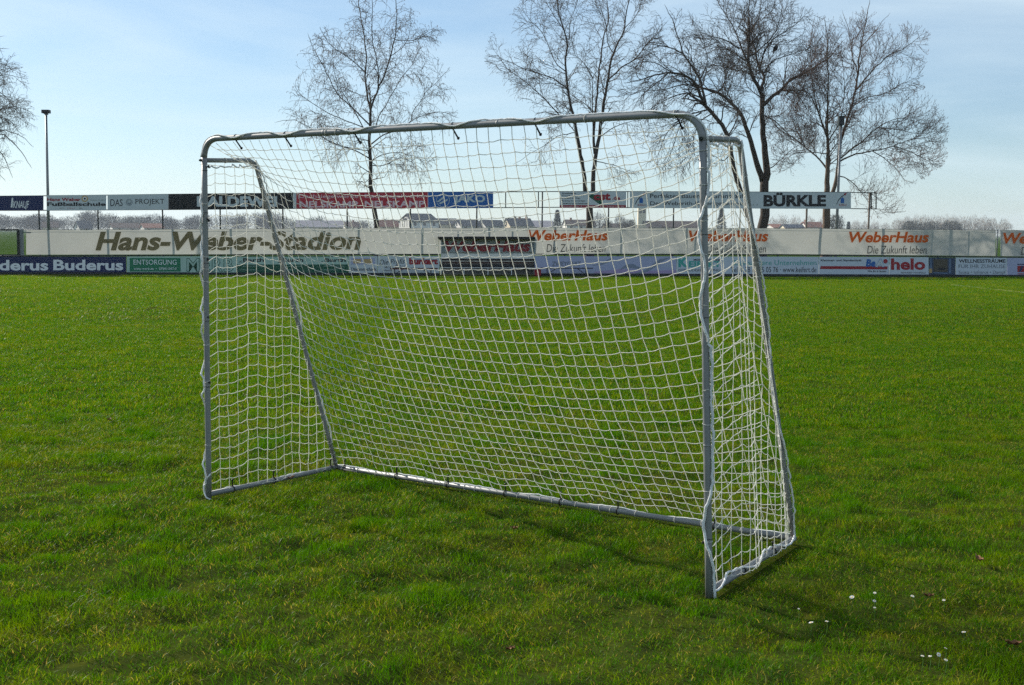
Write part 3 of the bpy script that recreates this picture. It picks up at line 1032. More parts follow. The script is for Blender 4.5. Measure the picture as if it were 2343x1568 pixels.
letters(r_, f_, 'pink', ('Dachziegelwerke', 684.5, 445.4, 820, 455.8, dict(bold=.005)), ('Dachziegelwerke', 834.5, 444.8, 972, 455.2, dict(bold=.005)),
        ('NELSKAMP', 685, 460.4, 819, 475.2, dict(bold=.03)), ('NELSKAMP', 834.5, 459.6, 972, 474.4, dict(bold=.03)))
r_, f_ = board('advertising_sign', 'bright blue high sign with white capitals and a round sail emblem', 'sign', 979.3, 439.8, 476.4, 1128.5, 439.3, 475.8, UP, 'blue', .03, GU)
letters(r_, f_, 'sheet', ('JAKO', 1037.5, 446.2, 1110, 468, dict(bold=.04)))
shape('round_emblem', r_, 'sheet', lambda m_: (f_.disc(m_, 1013.6, 458.4, 15.4, .004, 14.2, 28), f_.poly(m_, [(1000, 461), (1018, 447), (1017, 453), (1004, 463)], .004), f_.poly(m_, [(1004, 465), (1024, 455), (1024, 459), (1021, 461), (1008, 467.5)], .004)))
r_, f_ = board('advertising_sign', 'pale grey high sign with small text lines, a green diamond and a red foot strip', 'sign', 1280.4, 439, 476, 1433, 438.8, 476, UP, 'sheet', .03, GU)
shape('foot_strip', r_, 'dark_red', lambda m_: f_.quad(m_, 1280.6, 469.6, 1432, 475.8, .003))
letters(r_, f_, 'ink', ('Sportanlagenbau', 1286, 441, 1318, 445.4, dict(bold=.02)), ('Planung, Bau, Pflege', 1286, 446.6, 1319, 450), ('Erdarbeiten und Wege', 1286, 452, 1327, 456, dict(bold=.015)),
        ('Beratung von Sportanlagen', 1286, 458.2, 1339, 462, dict(bold=.015)), ('Handel mit Sportanlagenzubehör', 1286, 464, 1348, 468, dict(bold=.015)))
shape('green_diamond', r_, 'dark_green', lambda m_: f_.poly(m_, [(1346, 449), (1355, 444), (1380, 455), (1377, 466), (1373, 468.5)], .0025))
letters(r_, f_, 'dark_red', ('cst', 1358, 442, 1397, 458.5, dict(bold=.05)), ('.de', 1400.5, 449, 1419, 457.6, dict(bold=.03)))
letters(r_, f_, 'pink', ('Rheinstraße 4 · Tel. 0 78 41 · www.cst.de', 1284, 471, 1428, 474.6, dict(lift=.006)))
r_, f_ = board('advertising_sign', 'very long pale grey high sign with huge black capitals at the right end', 'sign', 1441, 438.9, 476.4, 1947, 440.6, 478, UP, 'sheet', .03, GU)
letters(r_, f_, 'ink', ('Perfektes Bauen im Grund auf:', 1487.5, 443.6, 1704, 453.6, dict(bold=.006)), ('Der Weberith-Keller gebaut von . . .', 1487.5, 461, 1733, 472.6, dict(bold=.006)))
letters(r_, f_, 'black', ('BÜRKLE', 1747, 440.8, 1890, 473, dict(bold=.045)))
for ox_ in (0, 460.5):
    shape('house_emblem', r_, 'blue', lambda m_: (f_.poly(m_, [(1462 + ox_, 456), (1467 + ox_, 451.5), (1472 + ox_, 456), (1471 + ox_, 456), (1471 + ox_, 465), (1463 + ox_, 465), (1463 + ox_, 456)], .004),))
    shape('swoosh', r_, 'ink', lambda m_: (f_.poly(m_, [(1453 + ox_, 468), (1457 + ox_, 458), (1464 + ox_, 450), (1471 + ox_, 445), (1472 + ox_, 446.4), (1465 + ox_, 451.5), (1458 + ox_, 459.5), (1454.4 + ox_, 468)], .0045),))
    shape('arrow_head', r_, 'dark_red', lambda m_: f_.poly(m_, [(1470 + ox_, 443.6), (1477.5 + ox_, 440.9), (1473 + ox_, 448.4)], .005))
    letters(r_, f_, 'dark_red', ('BÜRKLE', 1459 + ox_, 466, 1477 + ox_, 471.6))
# carrying frame of the upper row: rails, the empty bays and every post
frame = empty('sign_frame', on_ground(1200, 620) * [1, 1, 0] + [0, UP, 0], 'long steel rail frame carrying the high signs, with two open bays', 'sign frame')
bays = [(-60, 449.6, 481.8, 99, 448.4, 481.5), (99, 448.4, 481.5, 385, 444.9, 479.8), (385, 444.9, 479.8, 671, 442.2, 477.6), (671, 442.2, 477.6, 979, 440.2, 476.4), (979, 440.2, 476.4, 1280, 438.6, 474.6), (1280, 438.6, 474.6, 1441, 438.6, 475.4), (1441, 438.6, 475.4, 1947, 440.4, 477.4), (1947, 440.6, 477.6, 2005.5, 441.6, 478.6)]
for k, (x0, a0, b0, x1, a1, b1) in enumerate(bays):
    for u0, u1 in ((a0, a1), (b0, b1)):
        m = MB(); m.bar(at_fence(x0, u0, UP + .06), at_fence(x1, u1, UP + .06), .03, .03)
        obj('rail', m, MT['dark_metal'], frame)
for x, a0, b0 in ((1157, 439, 475), (1232, 439, 475), (1993.5, 441.4, 478.4), (2004.5, 441.5, 478.6), (1436.5, 439, 475.4)):
    m = MB(); m.bar(at_fence(x, a0, UP + .06), at_fence(x, b0, UP + .06), .036, .036, (0, 1, 0))
    obj('strut', m, MT['dark_metal'], frame)
for x, yt in ((-30, 450), (88, 449), (223, 447), (371, 446), (503, 444.5), (646.5, 443.5), (794, 442), (939, 441), (1091, 440.5), (1241, 438.4), (1393, 440), (1542, 440), (1695, 440.5), (1847, 441.5), (1990, 441.2)):
    p_ = at_fence(x, yt, UP + .12); m = MB()
    w_ = .055 if x not in (1847, 1990) else .075
    m.tube([(p_[0], p_[1], -.05), (p_[0], p_[1], p_[2] * .5), tuple(p_)], w_ / 2, 8)
    obj('post', m, MT['wood' if x in (1847, 1990) else 'dark_metal'], frame, smooth=True)

# ---- white tarpaulins along the fence
def tarp(label, pts, seed, group='white tarpaulins tied along the fence'):
    """pts: (x, top, bottom) along the banner; a sheet with soft folds"""
    pr = np.random.default_rng(seed)
    root = empty('banner', (at_fence(pts[0][0], pts[0][2], .5) + at_fence(pts[-1][0], pts[-1][2], .5)) / 2, label, 'banner', group)
    xs = np.linspace(pts[0][0], pts[-1][0], max(8, int((pts[-1][0] - pts[0][0]) / 7)))
    nt = 7
    px = [q[0] for q in pts]
    v = []
    for x in xs:
        a, b = np.interp(x, px, [q[1] for q in pts]), np.interp(x, px, [q[2] for q in pts])
        for k in range(nt):
            t = k / (nt - 1)
            y = a + (b - a) * t + (.5 * math.sin(x * .043) if k == 0 else 0)
            fold = .030 * (vnoise(np.array(x * .03 + t * 1.5 + seed), np.array(t * 1.3 + seed)) - .5) + .016 * (vnoise(np.array(x * .11 + t * 4), np.array(t * 3.0 + seed)) - .5)
            v.append(at_fence(x, y, .5) + FN * float(fold))
    f = []
    for i in range(len(xs) - 1):
        for k in range(nt - 1):
            f.append((i * nt + k, i * nt + k + 1, (i + 1) * nt + k + 1, (i + 1) * nt + k))
    m_ = MB(); m_.add(v, f)
    obj('tarpaulin', m_, MT['banner'], root, smooth=True)
    return root, Face(pts[0][0], pts[0][1], pts[0][2], pts[-1][0], pts[-1][1], pts[-1][2], .5)


LIFT = .045
r_, f_ = tarp('white banner with a big olive brown slanted stadium name', [(60, 527, 583), (300, 526, 582.5), (700, 523.5, 581.5), (1003, 522.3, 581)], 3)
letters(r_, f_, 'banner_olive', ('Hans-Weber-Stadion', 219, 529.8, 826, 574, dict(lift=LIFT, bold=.035, shear=.22, tilt=1.3)))
r_, f_ = tarp('long white banner printed with three orange slanted names over grey slogans', [(1003.6, 522.3, 581), (1400, 522, 580.6), (1800, 523, 581.6), (2278, 527.4, 586)], 8)
letters(r_, f_, 'banner_orange', ('WeberHaus', 1207, 526.5, 1391, 551, dict(lift=LIFT, bold=.03, shear=.2)), ('WeberHaus', 1575, 527.6, 1757, 553, dict(lift=LIFT, bold=.03, shear=.2)), ('WeberHaus', 1941.5, 530.4, 2124, 555.4, dict(lift=LIFT, bold=.03, shear=.2)))
letters(r_, f_, 'banner_grey', ('Die Zukunft leben', 1250, 558.6, 1385, 577, dict(lift=LIFT, shear=.16)), ('Die Zukunft leben', 1617, 560, 1752, 578.4, dict(lift=LIFT, shear=.16)), ('Die Zukunft leben', 1983, 562.4, 2119, 580.6, dict(lift=LIFT, shear=.16)))
r_, f_ = tarp('white banner past the grassy gap, cut by the right edge of the view', [(2289, 527.4, 586.2), (2420, 528.6, 588)], 14)
letters(r_, f_, 'banner_orange', ('WeberHaus', 2294, 533, 2476, 558, dict(lift=LIFT, bold=.03, shear=.2)))
letters(r_, f_, 'banner_grey', ('Die Zukunft leben', 2335, 565, 2471, 583.4, dict(lift=LIFT, shear=.16)))
bfence = empty('mesh_fence_frame', at_fence(1171, 628, .62) * [1, 1, 0], 'row of slim dark posts with a top wire behind the white banners', 'fence')
for x in [1040, 1165, 1583, 2124, 2208, 2283, 2380]:
    p_ = at_fence(x, 525, .62); m = MB()
    m.tube([(p_[0], p_[1], -.05), (p_[0], p_[1], 1.0), (p_[0], p_[1], p_[2])], .024, 6)
    obj('post', m, MT['grey_metal'], bfence, smooth=True)
m = MB(); m.tube([at_fence(x, np.interp(x, [48, 1100, 1800, 2380], [526, 521.8, 522.6, 527.6]), .62) for x in range(48, 2400, 60)], .006, 5)
obj('top_wire', m, MT['dark_metal'], bfence, smooth=True)

# ---- pitch rail
rail = empty('pitch_rail', at_fence(1171, 628, .25) * [1, 1, 0], 'dark tubular spectator rail running behind the low boards', 'railing')
for xa, xb in ((-60, 1006), (1224, 2400)):
    xs = list(np.linspace(xa, xb, 12))
    yy = lambda x: np.interp(x, [-60, 60, 700, 1171, 1800, 2343], [587, 586, 583, 582.4, 583.4, 589])
    m = MB(); m.tube([at_fence(x, yy(x), .25) for x in xs], .024, 8); obj('hand_rail', m, MT['dark_metal'], rail, smooth=True)
for x in np.arange(-50, 2400, 122.0):
    x = float(x)
    if 1008 < x < 1222: continue
    p_ = at_fence(x, yy(x), .25); m = MB()
    m.tube([(p_[0], p_[1], -.05), tuple(p_)], .022, 8); m.tube([p_ + FT * -.035, p_ + FT * .035], .029, 8)
    obj('rail_post', m, MT['dark_metal'], rail, smooth=True)

# ---- low boards
BT = lambda x: float(np.interp(x, [-60, 0, 300, 800, 1200, 1700, 2030, 2343, 2400], [588.2, 588, 587.2, 586.2, 586.2, 587.4, 588.4, 590.6, 591]))
BB = lambda x: float(np.interp(x, [-60, 0, 300, 800, 1200, 1700, 2030, 2343, 2400], [625.2, 625, 624.6, 624.6, 625.4, 626.8, 628.6, 631.4, 632]))


def low(label, x0, x1, mat):
    return board('advertising_board', label, 'board', x0, BT(x0), BB(x0), x1 - .5, BT(x1), BB(x1), 0.0, mat, .02, GL)


r_, f_ = low('navy blue low board with the same white word twice, left end', -60, 289, 'navy')
letters(r_, f_, 'white', ('Buderus', -54, 595, 110.5, 619.4, dict(bold=.03)), ('Buderus', 122, 594.6, 282, 619, dict(bold=.03)))
r_, f_ = low('pale green low board with a green text box and big outlined capitals', 290, 541, 'pale_green')
shape('green_box', r_, 'green', lambda m_: f_.quad(m_, 296.8, 590.6, 413, 621.6, .003))
letters(r_, f_, 'white', ('ENTSORGUNG', 305.6, 594.4, 404, 606, dict(lift=.006)), ('www.merb.de  •  07841/687-0', 306, 612, 404, 617.8, dict(lift=.006)))
letters(r_, f_, 'dark_green', ('MERB', 427, 590.8, 534, 622.2, dict(lift=.003, bold=.032, space=1.08)))
letters(r_, f_, 'pale_green', ('MERB', 428.3, 592.3, 532.7, 620.7, dict(lift=.006, bold=-.004, space=1.08)))
r_, f_ = low('low board pale green above and dark green below with the same name three times', 541.4, 798, 'pale_green')
shape('green_half', r_, 'dark_green', lambda m_: f_.quad(m_, 541.6, 605.4, 797.2, 624.2, .003))
shape('top_strip', r_, 'dark_green', lambda m_: f_.quad(m_, 541.6, 586.8, 797.2, 588.2, .003))
letters(r_, f_, 'ink', *[('Barth', x, 590.8, x + 48, 599.6, dict(bold=.03)) for x in (556, 646, 743)], *[(lambda m_, x=x: f_.poly(m_, [(x - 11, 600.4), (x - 3, 596.4), (x - 3, 597.8), (x - 8, 600.4), (x + 6, 601.6), (x + 6, 602.6)], .004)) for x in (556, 646, 743)])
letters(r_, f_, 'pale_green', *[('Bauunternehmung', x, 608, x + 45, 611, dict(lift=.006)) for x in (556, 646, 743)], *[('Tiefbau Straßenbau', x - 6, 616, x + 30, 618.6, dict(lift=.006)) for x in (556, 646, 743)])
r_, f_ = low('white low board with a blurred blue block and one dark word below it', 798.4, 864, 'sheet')
shape('blue_block', r_, 'lilac', lambda m_: f_.quad(m_, 803, 590.4, 858, 605.6, .003))
shape('tan_mark', r_, 'tan', lambda m_: (f_.quad(m_, 808, 593, 826, 603, .006), f_.quad(m_, 832, 593, 852, 603, .006)))
letters(r_, f_, 'ink', ('Dämmtechnik', 803, 612.4, 862, 620, dict(bold=.015)))
r_, f_ = low('white low board with black handwriting and a red striped foot beside the dugout', 864.4, 1006, 'sheet')
letters(r_, f_, 'ink', ('Die Profis', 868.5, 594.4, 926, 606.4, dict(shear=.25, tilt=3)), ('am Bau', 880, 606, 926, 613.6, dict(shear=.25, tilt=1)), ('Haus', 875, 617, 897, 621, dict(shear=.2, tilt=1)))
letters(r_, f_, 'dark_red', ('burkart', 936, 590.6, 1002, 605.6, dict(bold=.06)))
letters(r_, f_, 'lilac_dark', lambda m_: f_.quad(m_, 950, 593.6, 1000, 594.8, .006))
shape('foot_strip', r_, 'dark_red', lambda m_: f_.quad(m_, 893, 613.6, 1002, 616.6, .003))
r_, f_ = low('lavender low board with faint grey capitals behind the thin bench', 1224, 1340, 'lilac')
letters(r_, f_, 'grey_ink', ('ZWEYGART', 1263, 598.6, 1329, 609.4, dict(bold=.012)))
r_, f_ = low('lavender low board with grey swooping shapes and a violet foot', 1340.4, 1548.4, 'lilac')
shape('violet_foot', r_, 'lilac_pink', lambda m_: f_.poly(m_, [(1360, 625.6), (1548, 626.2), (1548, 618), (1490, 620), (1420, 616), (1360, 622)], .002))
shape('swoosh', r_, 'lilac_dark', lambda m_: (f_.poly(m_, [(1346, 605), (1362, 606), (1378, 602), (1395, 592), (1405, 589.6), (1392, 600), (1376, 606.6), (1358, 607.6)], .004), f_.poly(m_, [(1416, 618), (1432, 606), (1448, 604), (1462, 611), (1470, 617), (1450, 614), (1432, 613)], .004),
                                           f_.poly(m_, [(1452, 626), (1476, 618), (1492, 606), (1508, 594), (1530, 589.4), (1534, 589.8), (1512, 600), (1498, 612), (1482, 622), (1466, 626.2)], .004)))
letters(r_, f_, 'sheet_blue', ('LICHT & DESIGN', 1496, 606, 1540, 612))
r_, f_ = low('white low board with teal company letters and a web address, right of the goal post', 1548.8, 1873.6, 'sheet_blue')
letters(r_, f_, 'teal', ('K', 1552, 589.6, 1575, 611.6, dict(bold=.05)), ('EIFERT', 1576, 597.6, 1650, 611.4, dict(bold=.04)), ('Das saubere Unternehmen', 1680, 595.4, 1868, 607))
letters(r_, f_, 'ink', ('MEISTERBETRIEB', 1587, 592.6, 1647, 597, dict(bold=.02)), ('GEBÄUDEREINIGUNG', 1552, 614.2, 1647, 621.4), ('Tel. 0 78 64/95 05 76 · www.keifert.de', 1672, 610.8, 1868, 623.4))
r_, f_ = low('white low board with a red stripe and slanted blue letters', 1874, 2034.4, 'sheet_blue')
shape('red_stripe', r_, 'dark_red', lambda m_: f_.poly(m_, [(1876, 615.8), (2030, 616.8), (2031.4, 609.8), (1878, 609.2)], .003))
letters(r_, f_, 'ink', ('Klammer- und Nageltechnik', 1878, 593.4, 1972, 599.6, dict(bold=.02)), ('We fix it faster.', 1985, 618.4, 2029, 623, dict(bold=.015, shear=.2)))
letters(r_, f_, 'blue', ('Be', 1981, 593.2, 2003, 610.8, dict(bold=.05, shear=.15, lift=.006)))
letters(r_, f_, 'sheet', ('A', 2003, 593.4, 2023, 611, dict(bold=.04, shear=.1, lift=.006)))
shape('letter_outline', r_, 'blue', lambda m_: f_.text(m_, 'A', 2002, 592.4, 2024, 611.8, .0045, bold=.06, shear=.1))
shape('red_dot', r_, 'dark_red', lambda m_: (f_.disc(m_, 2026, 598, 5, .006), ))
r_, f_ = low('bluish white low board with big rounded dark red letters', 2035, 2125, 'sheet_blue')
letters(r_, f_, 'dark_red', ('helo', 2038.6, 591.6, 2117, 618, dict(bold=.035)))
letters(r_, f_, 'ink', ('REWARD YOURSELF', 2062, 622.4, 2118, 626.2))
r_, f_ = low('dark low board printed with a sauna cabin photograph', 2125.4, 2186.6, 'sauna_blue')
shape('cabin_print', r_, 'sauna', lambda m_: f_.quad(m_, 2136, 593.4, 2168, 622.4, .003))
shape('cabin_print', r_, 'sauna_light', lambda m_: (f_.quad(m_, 2171, 592, 2176, 626, .003), f_.quad(m_, 2128, 590.6, 2132, 616, .003), f_.poly(m_, [(2134, 625), (2168, 627.5), (2168, 624.4), (2137, 623)], .005)))
shape('bench_print', r_, 'ink', lambda m_: (f_.quad(m_, 2146, 613, 2163, 618, .005),))
shape('hand_print', r_, 'tan', lambda m_: f_.poly(m_, [(2126, 625), (2132, 625), (2133, 618), (2130, 614), (2126, 616)], .005))
r_, f_ = low('bluish white low board with three lines of dark text about saunas', 2187, 2304, 'sheet_blue')
letters(r_, f_, 'ink', ('WELLNESSTRÄUME', 2194, 591.6, 2300.6, 601.6, dict(bold=.02)))
letters(r_, f_, 'grey_ink', ('FÜR IHR ZUHAUSE', 2193.4, 603.4, 2300.6, 613.6), ('Sauna • Infrarot • Dampf', 2193.4, 619.4, 2300.6, 629.2))
r_, f_ = low('lavender low board with a red emblem block, right end', 2304.6, 2400, 'lilac')
shape('emblem_block', r_, 'dark_red', lambda m_: (f_.quad(m_, 2328, 608.4, 2390, 622.8, .003), f_.quad(m_, 2328, 626, 2390, 628, .003)))
shape('emblem_stripe', r_, 'navy', lambda m_: (f_.quad(m_, 2328, 604, 2390, 606.4, .003), f_.poly(m_, [(2331, 622), (2336, 622), (2342, 609), (2337, 609)], .005)))
# dark kick strip under the boards
for xa, xb in ((-60, 1006), (1224, 2400)):
    m = MB(); xs = np.linspace(xa, xb, 9)
    for a, b in zip(xs[:-1], xs[1:]):
        p_, q_ = at_fence(a, 628, .02), at_fence(b, 628, .02)
        m.bar((p_[0], p_[1], .02), (q_[0], q_[1], .02), .05, .09)
    o = obj('kerb_strip', m, MT['ink']); tag(o, 'dark concrete edging under the boards', kind='structure')

# ---- dugout
dug = empty('dugout', at_fence(1114, 627, .4) * [1, 1, 0], 'open team shelter with dark roof, white name panel and long black bench', 'team shelter')
def fbox(mb, x0, x1, z0, z1, o0, o1):
    a, b = at_fence(x0, 600, o0), at_fence(x1, 600, o0); c, d = at_fence(x1, 600, o1), at_fence(x0, 600, o1)
    c = b - FN * (o1 - o0); d = a - FN * (o1 - o0)
    mb.hexa([(q[0], q[1], z0) for q in (a, b, c, d)] + [(q[0], q[1], z1) for q in (a, b, c, d)])
ZF = lambda y, o=.0: float(at_fence(1114, y, o)[2])
m = MB(); fbox(m, 1003.7, 1224.5, ZF(547), ZF(542.6), -.10, .62); fbox(m, 1066, 1224.4, ZF(542.6) + .001, ZF(541.6), -.08, .62); obj('roof', m, MT['felt'], dug)
m = MB(); fbox(m, 1005, 1223, ZF(550.0), ZF(547) - .002, .20, .24); obj('fascia', m, MT['yellow_wood'], dug)
m = MB(); fbox(m, 1009.5, 1223.6, 0, ZF(547) - .004, .50, .54); obj('back_wall', m, MT['poly'], dug)
for x in (1009.5, 1222.4):
    m = MB(); fbox(m, x, x + 1.2, 0.02, ZF(547) - .004, .30, .495); obj('side_wall', m, MT['wall_grey'], dug)
fd = Face(1011, 549.4, 577, 1222, 549.4, 577, .44)
m = MB(); m.slab(fd.bl, fd.br, fd.tr, fd.tl, FN, .01); obj('name_panel', m, MT['poly'], dug)
letters(dug, fd, 'dark_red', ('WeberHaus', 1017.5, 551.4, 1213.5, 576.4, dict(bold=.045, shear=.2)))
letters(dug, fd, 'ink', ('WeberHaus', 1085, 551.4, 1121, 555, dict(lift=.008)), ('WeberHaus', 1165, 551.4, 1202, 555, dict(lift=.008)))
for (z0, z1, o0, o1, mt) in ((597.6, 592.6, .36, .40, 'seat'), (604, 599.4, .35, .39, 'dark_wood'), (612.4, 606.4, .06, .12, 'seat')):
    m = MB(); fbox(m, 1005.4, 1228, ZF(z0), ZF(z1), o0, o1); obj('bench_slat', m, MT[mt], dug)
for k in range(3):
    m = MB(); fbox(m, 1006, 1227, ZF(606.4) + .002, ZF(606.4) + .03, .125 + k * .085, .20 + k * .085); obj('seat_slat', m, MT['seat'], dug)
for x in (1008, 1061, 1116, 1170, 1222):
    m = MB(); fbox(m, x, x + 1.4, 0, ZF(613.6), .06, .085); obj('bench_leg', m, MT['white'], dug)
m = MB(); fbox(m, 1008, 1223.4, ZF(614), ZF(612.8), .055, .09); obj('bench_bearer', m, MT['white'], dug)
m = MB(); fbox(m, 1009.5, 1222, 0, ZF(614.2), .43, .46); obj('rear_board', m, MT['concrete'], dug)


def bench(label, x0, x1, legs, yt, mat):
    root = empty('bench', at_fence((x0 + x1) / 2, 628, -.45) * [1, 1, 0], label, 'bench', 'thin folding benches beside the team shelter')
    zt = float(at_fence((x0 + x1) / 2, yt, -.55)[2])
    for k in range(2):
        m_ = MB(); fbox(m_, x0, x1, zt - .03, zt, -.62 + k * .14, -.50 + k * .14); obj('seat_slat', m_, MT[mat], root)
    for x in legs:
        for o_ in (-.58, -.40):
            m_ = MB(); p_ = at_fence(x, 600, o_); m_.bar((p_[0], p_[1], 0), (p_[0], p_[1], zt - .03), .035, .035, (0, 1, 0)); obj('leg', m_, MT['ink'], root)
        p_ = at_fence(x, 600, -.49); s_ = 1 if x < (x0 + x1) / 2 else -1
        m_ = MB(); m_.bar((p_[0] + .03 * s_, p_[1], .06), (p_[0] + .30 * s_, p_[1] + .03, zt - .035), .025, .025); obj('brace', m_, MT['ink'], root)
    return root


bench('thin dark bench in front of the lavender board right of the shelter', 1237, 1357, (1252, 1341), 613, 'ink')
bench('thin brown bench in front of the handwritten board left of the shelter', 893, 1002, (903, 986), 613.6, 'dark_wood')
m = MB(); fbox(m, 1225, 1238, .0, .19, -.5, -.22); fbox(m, 1224.6, 1238.4, .19, .215, -.51, -.21); fbox(m, 1229, 1234, .215, .24, -.40, -.30)
tag(obj('cool_box', m, MT['dark_red'], origin=at_fence(1231, 628, -.36) * [1, 1, 0]), 'small red box on the grass between shelter and thin bench', 'box')

# ---- gate at the far left
gate = empty('gate', at_fence(10, 628, .45) * [1, 1, 0], 'dark tubular gate frame left of the first white banner', 'gate')
for x in (-40, 41):
    m = MB(); p_ = at_fence(x, 526, .45); m.bar((p_[0], p_[1], -.03), tuple(p_), .07, .07, (0, 1, 0)); obj('gate_post', m, MT['dark_metal'], gate)
m = MB(); m.bar(at_fence(-42, 526.6, .45), at_fence(43, 526, .45), .05, .05); obj('top_bar', m, MT['dark_metal'], gate)
m = MB(); m.bar(at_fence(-40, 584, .45), at_fence(41, 583.6, .45), .05, .04); obj('bottom_bar', m, MT['dark_metal'], gate)
m = MB(); p_ = at_fence(49, 525, .5); m.bar((p_[0], p_[1], -.03), tuple(p_), .10, .10, (0, 1, 0)); m.bar(p_ - [0, 0, .1] + FT * .05, p_ - [0, 0, .1] + FT * .3, .03, .03)
obj('hinge_post', m, MT['grey_metal'], gate)

# ---- floodlight poles
def pole(label, xb, xt, yt, Y, r0, r1, head):
    p0, p1 = at_depth(xb, 560, Y) , at_depth(xt, yt, Y)
    base = np.array([p0[0], p0[1], 0])
    root = empty('floodlight', base, label, 'floodlight', 'floodlight masts behind the fence')
    m_ = MB(); m_.tube([base, base * .5 + p1 * .5, p1], [r0, (r0 + r1) / 2, r1], 10); obj('mast', m_, MT['grey_metal'], root, smooth=True)
    w, h, d = head
    m_ = MB(); m_.box(p1[0] - w / 2, p1[0] + w / 2, p1[1] - d / 2, p1[1] + d / 2, p1[2], p1[2] + h)
    m_.box(p1[0] - w * .1, p1[0] + w * .1, p1[1] - d * .7, p1[1] + d * .7, p1[2] - .05, p1[2] - .002)
    obj('lamp_head', m_, MT['dark_metal'], root)
    m_ = MB(); m_.box(p1[0] - w * .42, p1[0] + w * .42, p1[1] - d / 2 - .02, p1[1] - d / 2 - .001, p1[2] + h * .12, p1[2] + h * .88)
    obj('lamp_glass', m_, MT['ink'], root)


pole('slim floodlight mast with flat head against the bright sky at left', 111.5, 105.5, 259.5, 47, .062, .042, (.29, .13, .22))
pole('floodlight mast with square head in front of the reddish tree at right', 1912, 1924, 287, 47, .060, .045, (.21, .36, .22))
# ------------------------------------------------------------------ bare trees
CS = 0.34864      # crop pixels of the close study to photograph pixels


class Prisms:
    def __init__(s): s.a, s.b, s.ra, s.rb, s.m = [], [], [], [], []

    def add(s, pts, ra, rb, mi=0):
        n_ = len(pts) - 1
        for i in range(n_):
            s.a.append(pts[i]); s.b.append(pts[i + 1]); s.ra.append(ra + (rb - ra) * i / n_); s.rb.append(ra + (rb - ra) * (i + 1) / n_); s.m.append(mi)

    def mesh(s, name, mats, origin, k=3):
        a, b = np.array(s.a) - origin, np.array(s.b) - origin
        d = b - a; d /= np.maximum(np.linalg.norm(d, axis=1, keepdims=True), 1e-6)
        h = np.where(np.abs(d[:, 2:3]) < .9, np.array([[0, 0, 1.0]]), np.array([[1.0, 0, 0]]))
        x = np.cross(d, h); x /= np.linalg.norm(x, axis=1, keepdims=True); y = np.cross(d, x)
        an = np.arange(k) * 2 * math.pi / k
        o_ = np.cos(an)[None, :, None] * x[:, None] + np.sin(an)[None, :, None] * y[:, None]
        va = a[:, None] + o_ * np.array(s.ra)[:, None, None]; vb = b[:, None] + o_ * np.array(s.rb)[:, None, None]
        v = np.concatenate([va, vb], 1).reshape(-1, 3)
        base = np.arange(len(a))[:, None] * (2 * k)
        q = np.concatenate([np.stack([base[:, 0] + j, base[:, 0] + (j + 1) % k, base[:, 0] + k + (j + 1) % k, base[:, 0] + k + j], 1) for j in range(k)], 0)
        me_ = fast_mesh(name, v, q, None, np.tile(np.array(s.m), k))
        for mm in mats: me_.materials.append(mm)
        return me_


